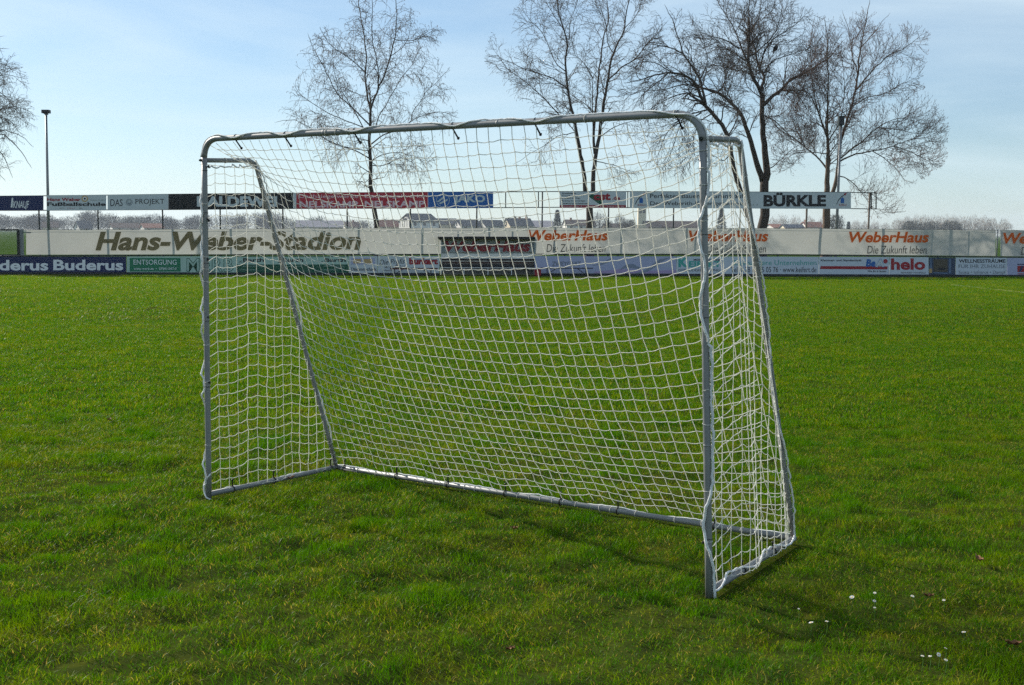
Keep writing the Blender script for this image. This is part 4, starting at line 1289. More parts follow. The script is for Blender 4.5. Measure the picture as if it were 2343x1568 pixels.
def make_tree(name, label, Y0, ox, oy, trunk_n, limbs, env, env_c, depth_r, prm, mats, seed, group='bare trees behind the fence'):
    g = np.random.default_rng(seed)
    W3 = lambda cx, cy, Y: at_depth(ox + cx * CS, oy + cy * CS, Y)
    base = W3(*limbs[0][2][0], Y0); base = np.array([base[0], Y0, 0.0])
    root = empty(name, base, label, 'tree', group)
    ec = W3(*env_c, Y0)
    ev = np.array([W3(*q, Y0) for q in env])[:, [0, 2]] - ec[[0, 2]]
    ea, er = np.arctan2(ev[:, 1], ev[:, 0]), np.hypot(ev[:, 0], ev[:, 1])
    k = np.argsort(ea); ea, er = ea[k], er[k]
    ea = np.concatenate([ea[-1:] - 2 * math.pi, ea, ea[:1] + 2 * math.pi]); er = np.concatenate([er[-1:], er, er[:1]])

    def inside(p):
        dx, dz = p[0] - ec[0], p[2] - ec[2]
        rr = math.hypot(dx, dz) / np.interp(math.atan2(dz, dx), ea, er)
        return rr * rr + ((p[1] - Y0) / depth_r) ** 2

    lines = []
    for i, (r0, r1, pts) in enumerate(limbs):
        if i == 0:
            Ys = [Y0] * len(pts)
        else:
            cand = np.concatenate([q for q, _, _ in lines])
            s0 = W3(*pts[0], Y0)
            Ystart = cand[np.argmin(np.hypot(cand[:, 0] - s0[0], cand[:, 2] - s0[2]))][1]
            sl = g.uniform(.25, .8) * (1 if g.random() < .5 else -1) * (0.35 if i < trunk_n else 1)
            acc, Ys = 0, [Ystart]
            for a, b in zip(pts[:-1], pts[1:]):
                acc += math.hypot(b[0] - a[0], b[1] - a[1]) * CS / FPX * Y0
                Ys.append(Ystart + sl * acc * (1 - .04 * acc))
        p = np.array([W3(q[0], q[1], y) for q, y in zip(pts, Ys)])
        if i == 0: p = np.vstack([base - [0, 0, .1], p])
        p = resample(catmull(p, 5), .28)
        p[1:-1] += g.normal(0, .012, p[1:-1].shape)
        rad = r0 + (r1 - r0) * np.linspace(0, 1, len(p)) ** .8
        if i == 0: rad = rad * (1 + .45 * np.exp(-np.maximum(p[:, 2], 0) / .35))
        lines.append((p, rad, i))
        m_ = MB(); m_.tube(p, rad, 9 if i < trunk_n else 7)
        obj('trunk' if i < trunk_n else 'limb', m_, mats[0], root, smooth=True)
    pr = Prisms()

    def walk(p, d, L, r, lev):
        nseg = (5, 4, 3)[lev]
        st = L / nseg; pts = [p]
        for s_ in range(nseg):
            d = d + g.normal(0, prm['wander'], 3) + np.array([0, 0, prm['trop'][lev]]) * (s_ + 1) / nseg
            d = d / np.linalg.norm(d)
            p = p + d * st; pts.append(p)
            if inside(p) > 1.0: break
        pr.add(pts, r, max(r * .45, .0035), 0)
        if lev < 2:
            gap = prm['gap'][lev + 1]
            q = resample(np.array(pts), gap)
            for k_ in range(1, len(q)):
                t = (q[k_] - q[k_ - 1]); t /= np.linalg.norm(t) + 1e-9
                for _ in range(1):
                    spawn(q[k_] + g.normal(0, .01, 3), t, prm['len'][lev + 1] * g.uniform(.5, 1.1) * (1 - .45 * k_ / len(q)), max(r * .55, prm['rad'][lev + 1]), lev + 1)
        elif g.random() < prm['bud']:
            e = pts[-1]; dd = d * .4 + np.array([0, 0, prm['bud_dir']]); dd /= np.linalg.norm(dd)
            bl = prm['bud_len'] * g.uniform(.6, 1.3)
            pr.add([e, e + dd * bl * .5, e + dd * bl], prm['bud_r'], prm['bud_r'] * .5, 1)

    def spawn(p, t, L, r, lev):
        a = R(g.uniform(*prm['ang']))
        w = g.normal(0, 1, 3); w -= t * (w @ t); w /= np.linalg.norm(w)
        d = t * math.cos(a) + w * math.sin(a)
        if inside(p) < 1.02: walk(p, d, L, r, lev)

    for p, rad, i in lines:
        f0 = prm['bare'] if i < trunk_n else .10
        q = resample(p, prm['gap'][0] * (1.5 if i < trunk_n else 1))
        n_ = len(q)
        for k_ in range(int(n_ * f0) + 1, n_):
            t = q[k_] - q[k_ - 1]; t /= np.linalg.norm(t)
            rr = float(np.interp(k_ / n_, np.linspace(0, 1, len(rad)), rad))
            spawn(q[k_], t, prm['len'][0] * g.uniform(.45, 1.1) * (1.05 - .55 * k_ / n_), min(max(rr * .42, .008), .028), 0)
        t = q[-1] - q[-2]; t /= np.linalg.norm(t)
        walk(q[-1], t, prm['len'][0] * .5, rad[-1], 0)
    o_ = bpy.data.objects.new('crown', pr.mesh('crown', [mats[1], mats[2]], base)); col.objects.link(o_)
    o_.parent = root; o_['kind'] = 'stuff'
    return root, len(pr.a)


nseg_total = 0
A_OX, A_OY = 624.8, 0.0
alder = dict(wander=.12, trop=(.04, -.10, -.34), gap=(.23, .175, .13), len=(1.6, .86, .42), rad=(.017, .009, .0062), ang=(32, 68), bare=.30, bud=.6, bud_dir=-1.0, bud_len=.08, bud_r=.0105)
_, n_ = make_tree('alder_tree', 'airy single stemmed tree hung with brown catkins, behind the red and blue signs', 53.0, A_OX, A_OY, 1, [
    (.150, .055, [(680, 1500), (672, 1450), (660, 1350), (645, 1250), (640, 1100), (635, 900), (640, 720)]),
    (.050, .014, [(640, 720), (615, 620), (605, 480), (615, 400), (600, 270), (585, 150), (560, 30), (550, -70)]),
    (.050, .014, [(640, 720), (690, 580), (720, 520), (750, 440), (775, 350), (800, 250), (810, 120), (805, 0), (805, -70)]),
    (.030, .012, [(690, 580), (690, 470), (682, 400), (650, 250), (655, 60), (650, -50)]),
    (.034, .009, [(632, 820), (550, 740), (480, 670), (420, 620), (370, 520), (330, 440), (290, 370), (250, 290), (235, 240)]),
    (.026, .009, [(600, 840), (490, 800), (380, 750), (280, 690), (200, 640), (150, 580)]),
    (.024, .009, [(612, 480), (500, 380), (420, 330), (370, 280), (330, 230), (315, 200)]),
    (.030, .008, [(632, 1040), (540, 990), (450, 960), (370, 930), (300, 880), (210, 820), (120, 785), (30, 800)]),
    (.022, .008, [(632, 990), (520, 975), (430, 955), (350, 910)]),
    (.034, .008, [(640, 950), (720, 890), (850, 840), (910, 790), (950, 770), (1050, 740), (1130, 740), (1200, 770)]),
    (.018, .007, [(910, 785), (920, 720), (960, 680), (1010, 600), (1060, 560), (1110, 500), (1150, 460)]),
    (.026, .008, [(665, 860), (690, 770), (740, 690), (780, 620), (850, 500), (910, 430), (960, 330)]),
    (.024, .007, [(650, 1055), (720, 1015), (800, 1005), (870, 1010), (960, 1040), (1010, 1120)]),
    (.022, .007, [(650, 1085), (740, 1085), (790, 1050), (860, 1040), (950, 1090)]),
    (.018, .007, [(800, 260), (880, 270), (960, 250), (1060, 200), (1110, 195)]),
    (.026, .008, [(600, 860), (540, 740), (430, 560), (390, 400), (400, 280)]),
    (.018, .007, [(770, 370), (860, 300), (900, 180), (900, 60)]),
], [(10, 800), (30, 760), (150, 560), (190, 340), (420, 150), (460, 0), (520, -120), (820, -120), (905, 0), (1020, 150), (1130, 190), (1010, 330), (1150, 450), (1215, 680), (1245, 790), (1130, 960), (1050, 1130), (1040, 1240), (700, 1260), (450, 1240), (240, 1150), (250, 1000), (60, 870)],
    (640, 720), 3.6, alder, (MT['bark_dark'], MT['twig'], MT['catkin']), 3)
nseg_total += n_
B_OX = 1093.4
poplar = dict(wander=.11, trop=(.08, -.06, -.18), gap=(.23, .17, .13), len=(1.8, .92, .45), rad=(.017, .009, .0062), ang=(28, 60), bare=.32, bud=.5, bud_dir=-.3, bud_len=.06, bud_r=.011)
_, n_ = make_tree('twin_trunk_tree', 'tall bare tree with two close trunks, behind the red lettered grey sign', 56.0, B_OX, 0.0, 4, [
    (.215, .16, [(736, 1510), (734, 1440), (733, 1385), (732, 1350)]),
    (.115, .016, [(728, 1360), (705, 1260), (695, 1120), (670, 1000), (650, 880), (625, 760), (595, 610), (580, 480), (575, 380), (590, 290), (560, 180), (530, 90), (525, 0), (520, -70)]),
    (.125, .016, [(738, 1360), (755, 1250), (765, 1080), (790, 930), (810, 780), (840, 600), (860, 480), (885, 360), (910, 300), (965, 180), (975, 80), (1000, -20), (1010, -70)]),
    (.070, .014, [(768, 1010), (760, 880), (775, 700), (795, 480), (825, 250), (855, 130), (850, 0), (840, -70)]),
    (.034, .012, [(757, 860), (752, 640), (755, 520), (762, 490), (790, 460)]),
    (.022, .008, [(757, 520), (700, 420), (640, 360), (610, 250)]),
    (.040, .009, [(855, 525), (950, 440), (1040, 380), (1110, 290), (1180, 220), (1235, 150)]),
    (.034, .008, [(595, 590), (500, 520), (400, 480), (310, 460), (240, 420), (160, 390), (70, 370)]),
    (.034, .008, [(590, 800), (545, 770), (450, 660), (370, 590), (330, 550), (260, 500), (200, 460), (120, 350)]),
    (.026, .008, [(578, 470), (510, 410), (460, 290), (440, 250), (400, 190), (340, 130), (290, 60)]),
    (.026, .010, [(760, 750), (690, 670), (640, 640), (612, 620)]),
    (.026, .008, [(800, 900), (870, 850), (950, 810), (1030, 790), (1090, 740)]),
    (.024, .007, [(778, 1060), (880, 1080), (960, 1110), (1040, 1130)]),
    (.022, .007, [(650, 870), (540, 890), (440, 950), (330, 1020), (250, 1070)]),
    (.024, .008, [(890, 350), (850, 280), (840, 160), (800, 40), (790, -60)]),
    (.022, .008, [(560, 190), (500, 100), (450, 20), (430, -60)]),
    (.020, .008, [(600, 260), (610, 130), (650, 20), (660, -60)]),
    (.020, .008, [(960, 190), (1040, 100), (1080, 0), (1100, -60)]),
], [(55, 365), (80, 250), (130, 600), (180, 750), (225, 1060), (330, 1150), (660, 1240), (950, 1230), (1080, 1150), (1110, 900), (1060, 700), (1130, 420), (1235, 150), (1180, -120), (700, -140), (350, -120), (260, 40), (170, 150)],
    (690, 560), 3.8, poplar, (MT['bark_dark'], MT['twig'], MT['twig']), 5)
nseg_total += n_
C_OX = 1405.8
oak = dict(wander=.12, trop=(.12, .06, .0), gap=(.20, .155, .12), len=(1.95, .98, .46), rad=(.019, .010, .0068), ang=(28, 58), bare=.34, bud=.15, bud_dir=.2, bud_len=.05, bud_r=.010)
_, n_ = make_tree('broad_dark_tree', 'tallest dark forked tree with thick trunk, a black bird on one branch', 58.0, C_OX, 0.0, 3, [
    (.285, .21, [(968, 1520), (975, 1480), (990, 1390), (984, 1270), (985, 1180)]),
    (.160, .050, [(975, 1190), (935, 1080), (905, 960), (870, 850), (830, 750), (770, 680), (700, 620), (640, 595), (580, 580)]),
    (.190, .060, [(992, 1180), (1000, 1130), (990, 1000), (975, 860), (970, 720), (968, 620), (945, 570), (910, 510), (885, 420), (878, 330)]),
    (.060, .012, [(905, 500), (870, 400), (830, 310), (790, 200), (740, 110), (690, 30)]),
    (.070, .012, [(878, 370), (888, 250), (880, 150), (885, 50), (885, -60)]),
    (.080, .014, [(965, 600), (982, 500), (945, 440), (925, 320), (900, 210), (950, 110), (960, 0)]),
    (.050, .010, [(955, 440), (990, 330), (1050, 250), (1120, 210), (1200, 150), (1240, 110)]),
    (.100, .012, [(978, 690), (1040, 630), (1100, 590), (1160, 520), (1250, 480), (1330, 430), (1420, 370), (1500, 270)]),
    (.045, .010, [(880, 370), (950, 330), (1020, 260), (1060, 200), (1090, 120), (1100, 40)]),
    (.040, .010, [(975, 490), (1040, 400), (1090, 380), (1180, 350), (1240, 330)]),
    (.050, .010, [(600, 582), (680, 610), (730, 520), (760, 440), (830, 430)]),
    (.045, .009, [(640, 595), (560, 570), (500, 520), (440, 500), (350, 510), (260, 560)]),
    (.045, .009, [(820, 320), (720, 260), (640, 240), (560, 210)]),
    (.040, .009, [(860, 400), (760, 330), (680, 310), (600, 330)]),
    (.034, .009, [(950, 600), (890, 480), (780, 460), (700, 430), (650, 440)]),
    (.030, .008, [(1010, 1110), (1060, 1080), (1130, 1010), (1200, 960), (1260, 940)]),
    (.036, .009, [(1100, 590), (1180, 600), (1240, 680), (1300, 780)]),
    (.034, .009, [(985, 760), (1060, 800), (1130, 870), (1180, 960)]),
], [(240, 560), (420, 500), (560, 420), (540, 180), (600, 20), (690, -120), (1080, -120), (1200, 60), (1330, 120), (1510, 250), (1460, 420), (1320, 560), (1330, 800), (1280, 960), (1100, 1130), (900, 1000), (760, 760), (560, 660)],
    (930, 470), 4.6, oak, (MT['bark_dark'], MT['twig_dark'], MT['twig_dark']), 7)
nseg_total += n_
droop = dict(wander=.14, trop=(-.06, -.20, -.30), gap=(.23, .18, .135), len=(1.75, .95, .50), rad=(.019, .010, .0068), ang=(26, 56), bare=.42, bud=.1, bud_dir=-.5, bud_len=.05, bud_r=.010)
_, n_ = make_tree('leaning_tree', 'dark tree leaning left with drooping twigs, seen through the right top corner of the goal', 54.0, C_OX, 0.0, 1, [
    (.150, .085, [(905, 1500), (870, 1400), (830, 1260), (790, 1130), (765, 1000), (740, 890), (700, 810), (640, 740), (600, 700)]),
    (.085, .014, [(600, 700), (570, 640), (540, 570), (490, 510), (420, 485), (330, 480), (240, 500), (150, 530), (80, 545)]),
    (.070, .012, [(600, 700), (580, 600), (560, 520), (510, 440), (450, 350), (430, 280), (400, 200), (380, 120), (340, 50)]),
    (.036, .009, [(455, 355), (380, 320), (300, 300), (220, 290), (150, 320)]),
    (.040, .009, [(565, 640), (480, 610), (400, 630), (330, 660), (260, 700), (200, 740)]),
    (.040, .009, [(620, 720), (540, 740), (460, 770), (420, 850), (390, 950), (350, 1050)]),
    (.034, .009, [(570, 740), (480, 790), (380, 830), (320, 920), (290, 1010)]),
    (.034, .009, [(520, 560), (430, 560), (330, 590), (230, 590), (120, 620)]),
    (.040, .010, [(740, 900), (790, 820), (810, 740), (780, 690), (700, 690)]),
    (.032, .009, [(700, 800), (720, 700), (760, 560), (800, 440), (830, 380)]),
    (.030, .008, [(760, 1000), (720, 1060), (660, 1030), (600, 1010)]),
    (.030, .008, [(560, 520), (610, 420), (600, 320), (560, 200)]),
    (.030, .008, [(400, 490), (300, 430), (210, 400), (100, 430)]),
    (.030, .008, [(640, 745), (560, 800), (520, 900), (520, 1000), (470, 1100)]),
    (.026, .008, [(350, 485), (260, 560), (170, 640), (110, 740)]),
], [(30, 560), (60, 420), (130, 300), (250, 130), (330, 20), (420, 30), (580, 180), (640, 330), (860, 380), (850, 700), (760, 1100), (600, 1210), (430, 1230), (260, 1200), (150, 1080), (110, 800), (50, 690)],
    (440, 620), 3.6, droop, (MT['bark_dark'], MT['twig_dark'], MT['twig_dark']), 9)
nseg_total += n_
maple = dict(wander=.12, trop=(.14, .08, .12), gap=(.20, .16, .12), len=(1.9, .95, .44), rad=(.017, .009, .0064), ang=(28, 58), bare=.30, bud=.9, bud_dir=.8, bud_len=.07, bud_r=.010)
_, n_ = make_tree('reddish_tree', 'wide round tree with reddish buds on its twigs, rightmost of the bare trees', 57.0, C_OX, 0.0, 3, [
    (.215, .175, [(1388, 1520), (1390, 1470), (1392, 1400), (1394, 1340)]),
    (.165, .060, [(1393, 1350), (1395, 1260), (1400, 1100), (1402, 950), (1396, 880)]),
    (.115, .014, [(1400, 1370), (1440, 1250), (1470, 1100), (1478, 960), (1510, 840), (1550, 720), (1580, 600), (1600, 500), (1602, 420), (1620, 300), (1640, 200), (1660, 100), (1675, 20)]),
    (.060, .012, [(1398, 900), (1400, 700), (1405, 500), (1395, 350), (1400, 250), (1380, 130)]),
    (.050, .011, [(1395, 900), (1330, 720), (1280, 620), (1210, 590), (1130, 590)]),
    (.048, .010, [(1396, 1110), (1330, 1030), (1230, 950), (1150, 890), (1080, 850), (1000, 740)]),
    (.036, .010, [(1404, 930), (1470, 820), (1500, 700), (1510, 560), (1500, 430)]),
    (.046, .009, [(1478, 1060), (1560, 1020), (1700, 990), (1830, 960), (1930, 920), (2060, 900)]),
    (.044, .009, [(1482, 1040), (1580, 960), (1650, 910), (1720, 840), (1820, 790), (1960, 770)]),
    (.044, .010, [(1588, 590), (1680, 480), (1740, 420), (1800, 360), (1900, 320), (1990, 250)]),
    (.030, .008, [(1468, 1155), (1540, 1180), (1600, 1240), (1660, 1310), (1690, 1360), (1740, 1380)]),
    (.036, .009, [(1600, 500), (1560, 350), (1540, 200), (1500, 90)]),
    (.030, .008, [(1340, 750), (1300, 560), (1290, 400), (1290, 250), (1310, 130)]),
    (.030, .008, [(1560, 700), (1660, 640), (1760, 620), (1870, 560), (1960, 520)]),
    (.026, .008, [(1398, 1010), (1280, 1000), (1180, 1010), (1100, 1060)]),
    (.028, .008, [(1620, 310), (1700, 220), (1760, 140), (1800, 100)]),
    (.026, .008, [(1690, 990), (1770, 1040), (1850, 1110), (1900, 1180)]),
    (.026, .008, [(1830, 960), (1930, 990), (2040, 1050), (2110, 1090)]),
    (.026, .008, [(1720, 840), (1850, 850), (1990, 880), (2130, 860)]),
    (.026, .008, [(1250, 960), (1180, 820), (1160, 700), (1200, 560)]),
], [(980, 740), (1010, 560), (1180, 400), (1210, 200), (1300, 100), (1480, 50), (1650, 15), (1740, 40), (1850, 130), (2020, 235), (1990, 420), (1960, 560), (2090, 740), (2165, 840), (2130, 1090), (1990, 1180), (1860, 1270), (1860, 1420), (1640, 1420), (1560, 1270), (1300, 1230), (1070, 1210), (1010, 1000)],
    (1520, 700), 4.4, maple, (MT['bark_warm'], MT['twig_red'], MT['bud']), 13)
nseg_total += n_
edge = dict(alder, trop=(.05, -.06, -.16), bud=.2, gap=(.20, .16, .12))
_, n_ = make_tree('edge_tree', 'bare tree at the left edge, only its outer twigs reaching into view', 55.0, 0.0, 0.0, 1, [
    (.22, .12, [(-330, 1530), (-330, 1400), (-320, 1200), (-300, 1000), (-280, 800)]),
    (.10, .02, [(-280, 800), (-260, 600), (-220, 420), (-200, 280)]),
    (.060, .010, [(-300, 980), (-160, 840), (-60, 770), (60, 790), (120, 860)]),
    (.060, .010, [(-315, 1100), (-160, 940), (0, 880), (70, 920), (150, 1010), (200, 1090)]),
    (.050, .010, [(-270, 720), (-140, 600), (-40, 520), (40, 490), (90, 500)]),
    (.040, .009, [(-240, 520), (-120, 400), (-40, 330), (40, 320)]),
    (.036, .008, [(-100, 900), (0, 1000), (50, 1080), (80, 1160)]),
    (.036, .008, [(-120, 800), (0, 720), (100, 700), (190, 730)]),
    (.030, .008, [(-100, 570), (-10, 600), (50, 650), (90, 700)]),
    (.034, .008, [(-180, 700), (-60, 640), (30, 630), (100, 660)]),
    (.034, .008, [(-200, 900), (-80, 850), (40, 860), (150, 900), (210, 960)]),
    (.034, .008, [(-200, 400), (-110, 290), (-40, 250), (10, 240)]),
    (.034, .008, [(-220, 460), (-110, 440), (-20, 410), (60, 440)]),
    (.034, .008, [(-250, 1050), (-140, 1060), (-40, 1110), (30, 1180)]),
], [(230, 980), (225, 1110), (130, 1140), (60, 1190), (-100, 1260), (-500, 1200), (-750, 800), (-600, 300), (-250, 100), (-20, 220), (60, 300), (110, 470), (110, 600), (215, 740)],
    (-220, 740), 3.8, edge, (MT['bark'], MT['twig'], MT['twig']), 17)
nseg_total += n_

# ---- black bird in the tallest tree
bp = at_depth(1772, 117, 57.6)
bird = empty('bird', bp, 'black bird sitting upright on a branch of the tallest tree', 'bird')
ax_ = np.array([.30, -.10, 1.0]); ax_ /= np.linalg.norm(ax_)
side_ = np.array([1, 0, -.30]); side_ /= np.linalg.norm(side_)
m = MB()
tt = np.linspace(0, 1, 12)
body = [bp + ax_ * (t * .34 - .02) + side_ * (.012 * math.sin(t * 5)) for t in tt]
brad = [.012, .045, .070, .083, .088, .085, .076, .062, .047, .046, .040, .010]
m.tube(body, brad, 10); obj('body', m, MT['feather'], bird, smooth=True)
m = MB(); h_ = bp + ax_ * .285
m.tube([h_ + side_ * .03, h_ + side_ * .065, h_ + side_ * .098], [.017, .012, .002], 6); obj('beak', m, MT['ink'], bird, smooth=True)
m = MB(); m.hexa([bp - side_ * .05 + np.array(q) for q in ((-.02, -.02, -.14), (.025, -.02, -.14), (.025, .02, -.14), (-.02, .02, -.14), (-.02, -.02, .06), (.045, -.02, .06), (.045, .02, .06), (-.02, .02, .06))]); obj('tail', m, MT['feather'], bird)
for s_ in (-1, 1):
    m = MB(); m.tube([bp + ax_ * .26 + np.array([s_ * .05, -.02, 0]), bp + ax_ * .16 + np.array([s_ * .088, -.03, 0]), bp + ax_ * .02 + np.array([s_ * .05 - .02, -.02, 0])], [.012, .038, .008], 8); obj('wing', m, MT['feather'], bird, smooth=True)
    m = MB(); m.tube([bp + np.array([s_ * .022, -.02, .0]), bp + np.array([s_ * .022 + .01, -.03, -.06])], .006, 5); obj('leg', m, MT['ink'], bird)
# ------------------------------------------------------------------ village behind the pitch
def house(label, x0, x1, y_ridge, y_eave, Y, yaw, roof, wall, chimneys=(), windows=1, depth=8.0, solar=False, hip=0.0, timbered=False):
    p0, p1 = at_depth(x0, 520, Y), at_depth(x1, 520, Y)
    zr, ze = at_depth((x0 + x1) / 2, y_ridge, Y)[2], at_depth((x0 + x1) / 2, y_eave, Y)[2]
    tot = p1[0] - p0[0]
    ya = R(yaw)
    depth = min(depth, tot * .7 / max(.2, abs(math.sin(ya))))
    Lx = (tot - depth * abs(math.sin(ya))) / math.cos(ya)
    c = np.array([(p0[0] + p1[0]) / 2, Y, 0.0])
    ca, sa = math.cos(ya), math.sin(ya)
    T = lambda x, y, z: (c[0] + x * ca - y * sa, c[1] + x * sa + y * ca, z)
    root = empty('house', c, label, 'house', 'village houses beyond the fence')
    hx, hy = Lx / 2, depth / 2
    hc = hip * (zr - ze)
    m_ = MB()
    m_.add([T(-hx, -hy, -.3), T(hx, -hy, -.3), T(hx, hy, -.3), T(-hx, hy, -.3), T(-hx, -hy, ze), T(hx, -hy, ze), T(hx, hy, ze), T(-hx, hy, ze), T(-hx + hc * .4, 0, zr - hc - .12), T(hx - hc * .4, 0, zr - hc - .12)],
           [(0, 1, 5, 4), (2, 3, 7, 6), (0, 4, 8, 7, 3), (1, 2, 6, 9, 5), (4, 5, 9, 8), (6, 7, 8, 9)])
    obj('wall', m_, MT[wall], root)
    ov, th = .45, .22
    m_ = MB()
    sl = (zr - ze) / hy
    for s_ in (-1, 1):
        ev = hy + .5
        m_.hexa([T(-hx - ov, s_ * ev, ze - .5 * sl), T(hx + ov, s_ * ev, ze - .5 * sl), T(hx + ov - hc * 1.2, 0, zr), T(-hx - ov + hc * 1.2, 0, zr),
                 T(-hx - ov, s_ * ev, ze - .5 * sl + th), T(hx + ov, s_ * ev, ze - .5 * sl + th), T(hx + ov - hc * 1.2, 0, zr + th), T(-hx - ov + hc * 1.2, 0, zr + th)])
    rf = obj('roof', m_, MT[roof], root)
    for f_ in chimneys:
        m_ = MB(); x = -hx + Lx * f_
        m_.hexa([T(x + a, b, z) for z in (zr - .8, zr + 1.0) for a, b in ((-.4, -.9), (.4, -.9), (.4, -.1), (-.4, -.1))])
        obj('chimney', m_, MT['brick'], rf)
    if solar:
        for k in range(6):
            m_ = MB(); a, b = -hx + Lx * (.08 + k * .145), -hx + Lx * (.08 + k * .145 + .13)
            g_ = lambda x, t, l: T(x, -hy * (1 - t), ze + (zr - ze) * t + th + l)
            m_.hexa([g_(a, .15, .03), g_(b, .15, .03), g_(b, .85, .03), g_(a, .85, .03), g_(a, .15, .1), g_(b, .15, .1), g_(b, .85, .1), g_(a, .85, .1)])
            obj('solar_panel', m_, MT['solar'], rf)
    gx_s = -hx if yaw > 0 else hx
    o_ = -.05 if yaw > 0 else .05
    for k in range(windows):
        y_ = (k - (windows - 1) / 2) * 2.0; zc = ze + (zr - ze) * .25
        m_ = MB()
        a = sorted((gx_s, gx_s + o_))
        m_.hexa([T(x, y, z) for z in (zc - .7, zc + .7) for x, y in ((a[0], y_ - .55), (a[1], y_ - .55), (a[1], y_ + .55), (a[0], y_ + .55))])
        w_ = obj('window', m_, MT['pane'], root)
    for k in range(max(1, int(Lx / 4))):
        x = -hx + Lx * (k + .5) / max(1, int(Lx / 4)); zc = ze - 1.1
        m_ = MB(); m_.hexa([T(x + a, b, z) for z in (zc - .6, zc + .6) for a, b in ((-.55, -hy - .05), (.55, -hy - .05), (.55, -hy), (-.55, -hy))])
        obj('window', m_, MT['pane'], root)
    if timbered:
        for k in range(5):
            y_ = -hy + depth * (k + .5) / 5; top = ze + (zr - ze) * (1 - abs(y_) / hy) - .4
            m_ = MB(); a = sorted((gx_s + o_ * .2, gx_s + o_ * 1.6))
            m_.hexa([T(x, y, z) for z in (ze - 2.2, min(top, zr - hc - .4)) for x, y in ((a[0], y_ - .12), (a[1], y_ - .12), (a[1], y_ + .12), (a[0], y_ + .12))])
            obj('timber', m_, MT['timber'], root)
    return root


house('low dark roofed house half hidden among the trees at far left', 93, 138, 508.5, 520, 520, 20, 'roof_brown', 'cream')
house('white gabled house with a dark steep roof behind the left end of the white banner', 166, 214, 507, 522, 510, 38, 'roof_grey', 'plaster')
house('low brown roofed house with a small white gable right of the third sign post', 249, 320, 511.5, 521, 530, 28, 'roof_brown', 'plaster')
house('red brown roofed house with a white gable left of the fourth sign post', 318, 376, 512.5, 521.5, 520, 30, 'roof_red', 'plaster')
house('long low grey roofed barn seen through the left part of the net', 679, 786, 506, 519, 500, 8, 'roof_pale', 'cream', (), 0)
house('small dark roofed house right of the long grey barn', 783, 822, 509, 519, 515, 15, 'roof_brown', 'plaster', (.7,))
house('low house with a faded reddish roof right of the catkin tree trunk', 862, 916, 504, 518, 505, 12, 'roof_red', 'cream')
house('largest house, tall dark half hipped roof over a timbered gable', 912, 1004, 490, 507, 480, 30, 'roof_grey', 'plaster', (), 2, 11, False, .35, True)
house('long dark roofed wing attached to the right of the largest house', 990, 1045, 501, 513, 494, 8, 'roof_grey', 'cream', (), 0)
house('dark roofed house with a bright white gable right of the largest house', 1036, 1101, 504.5, 517, 490, 26, 'roof_grey', 'plaster')
house('dark roofed house with a white gable behind the left end of the open sign bay', 1090, 1156, 504.5, 517, 492, 30, 'roof_grey', 'plaster')
house('dark house with three chimneys below the open sign bay', 1150, 1220, 500.5, 516, 500, 24, 'roof_grey', 'cream', (.35, .55, .85))
house('long house with a pale pinkish roof below the open sign bay', 1206, 1266, 506, 519, 520, 8, 'roof_pale', 'plaster', (), 0)
house('dark low roofed house right of the pointed conifer', 1288, 1362, 504, 516, 510, 10, 'roof_brown', 'plaster', (.2,), 0)
house('low brown roofed house right of the twin trunk tree', 1378, 1446, 512.5, 520, 520, 12, 'roof_brown', 'cream', (), 0)
house('long dark brown roof right of the pale tower', 1474, 1612, 507, 520, 500, 6, 'roof_brown', 'plaster', (), 0)
house('small house with a bright red roof right of the thick forked trunk', 1752, 1792, 514, 521, 515, 18, 'roof_red', 'plaster', (), 0)
house('grey roofed house with a row of dark solar panels', 1786, 1838, 514.6, 524, 500, 10, 'roof_grey', 'cream', (), 0, 8, True)
house('red brown roofed house with a chimney left of the reddish tree', 1832, 1880, 509, 520, 512, 12, 'roof_red', 'plaster', (.1,), 0)
# tower
p0, p1 = at_depth(1458.5, 520, 500), at_depth(1477.5, 520, 500)
tz = at_depth(1468, 464, 500)[2]; tc_ = (p0[0] + p1[0]) / 2; hw = (p1[0] - p0[0]) / 2 * .96
tower = empty('tower', (tc_, 500, 0), 'slender cream tower with dark louvres rising behind the grey sign', 'tower')
m = MB(); m.box(tc_ - hw, tc_ + hw, 500 - hw, 500 + hw, -.3, tz); obj('wall', m, MT['cream'], tower)
m = MB(); m.add([(tc_ - hw - .3, 499.7 - hw, tz), (tc_ + hw + .3, 499.7 - hw, tz), (tc_ + hw + .3, 500.3 + hw, tz), (tc_ - hw - .3, 500.3 + hw, tz), (tc_, 500, tz + 1.4)], [(0, 1, 4), (1, 2, 4), (2, 3, 4), (3, 0, 4), (3, 2, 1, 0)]); obj('roof', m, MT['roof_grey'], tower)
for x_ in (-.45, .45):
    for zz in (tz - 4.4, ):
        m = MB(); m.box(tc_ + x_ * hw - .5, tc_ + x_ * hw + .5, 500 - hw - .06, 500 - hw, zz, zz + 1.5); obj('louvre', m, MT['pane'], tower)
m = MB(); m.box(tc_ + .1, tc_ + .9, 500 - hw - .06, 500 - hw, tz - 9.4, tz - 7.6); obj('window', m, MT['pane'], tower)


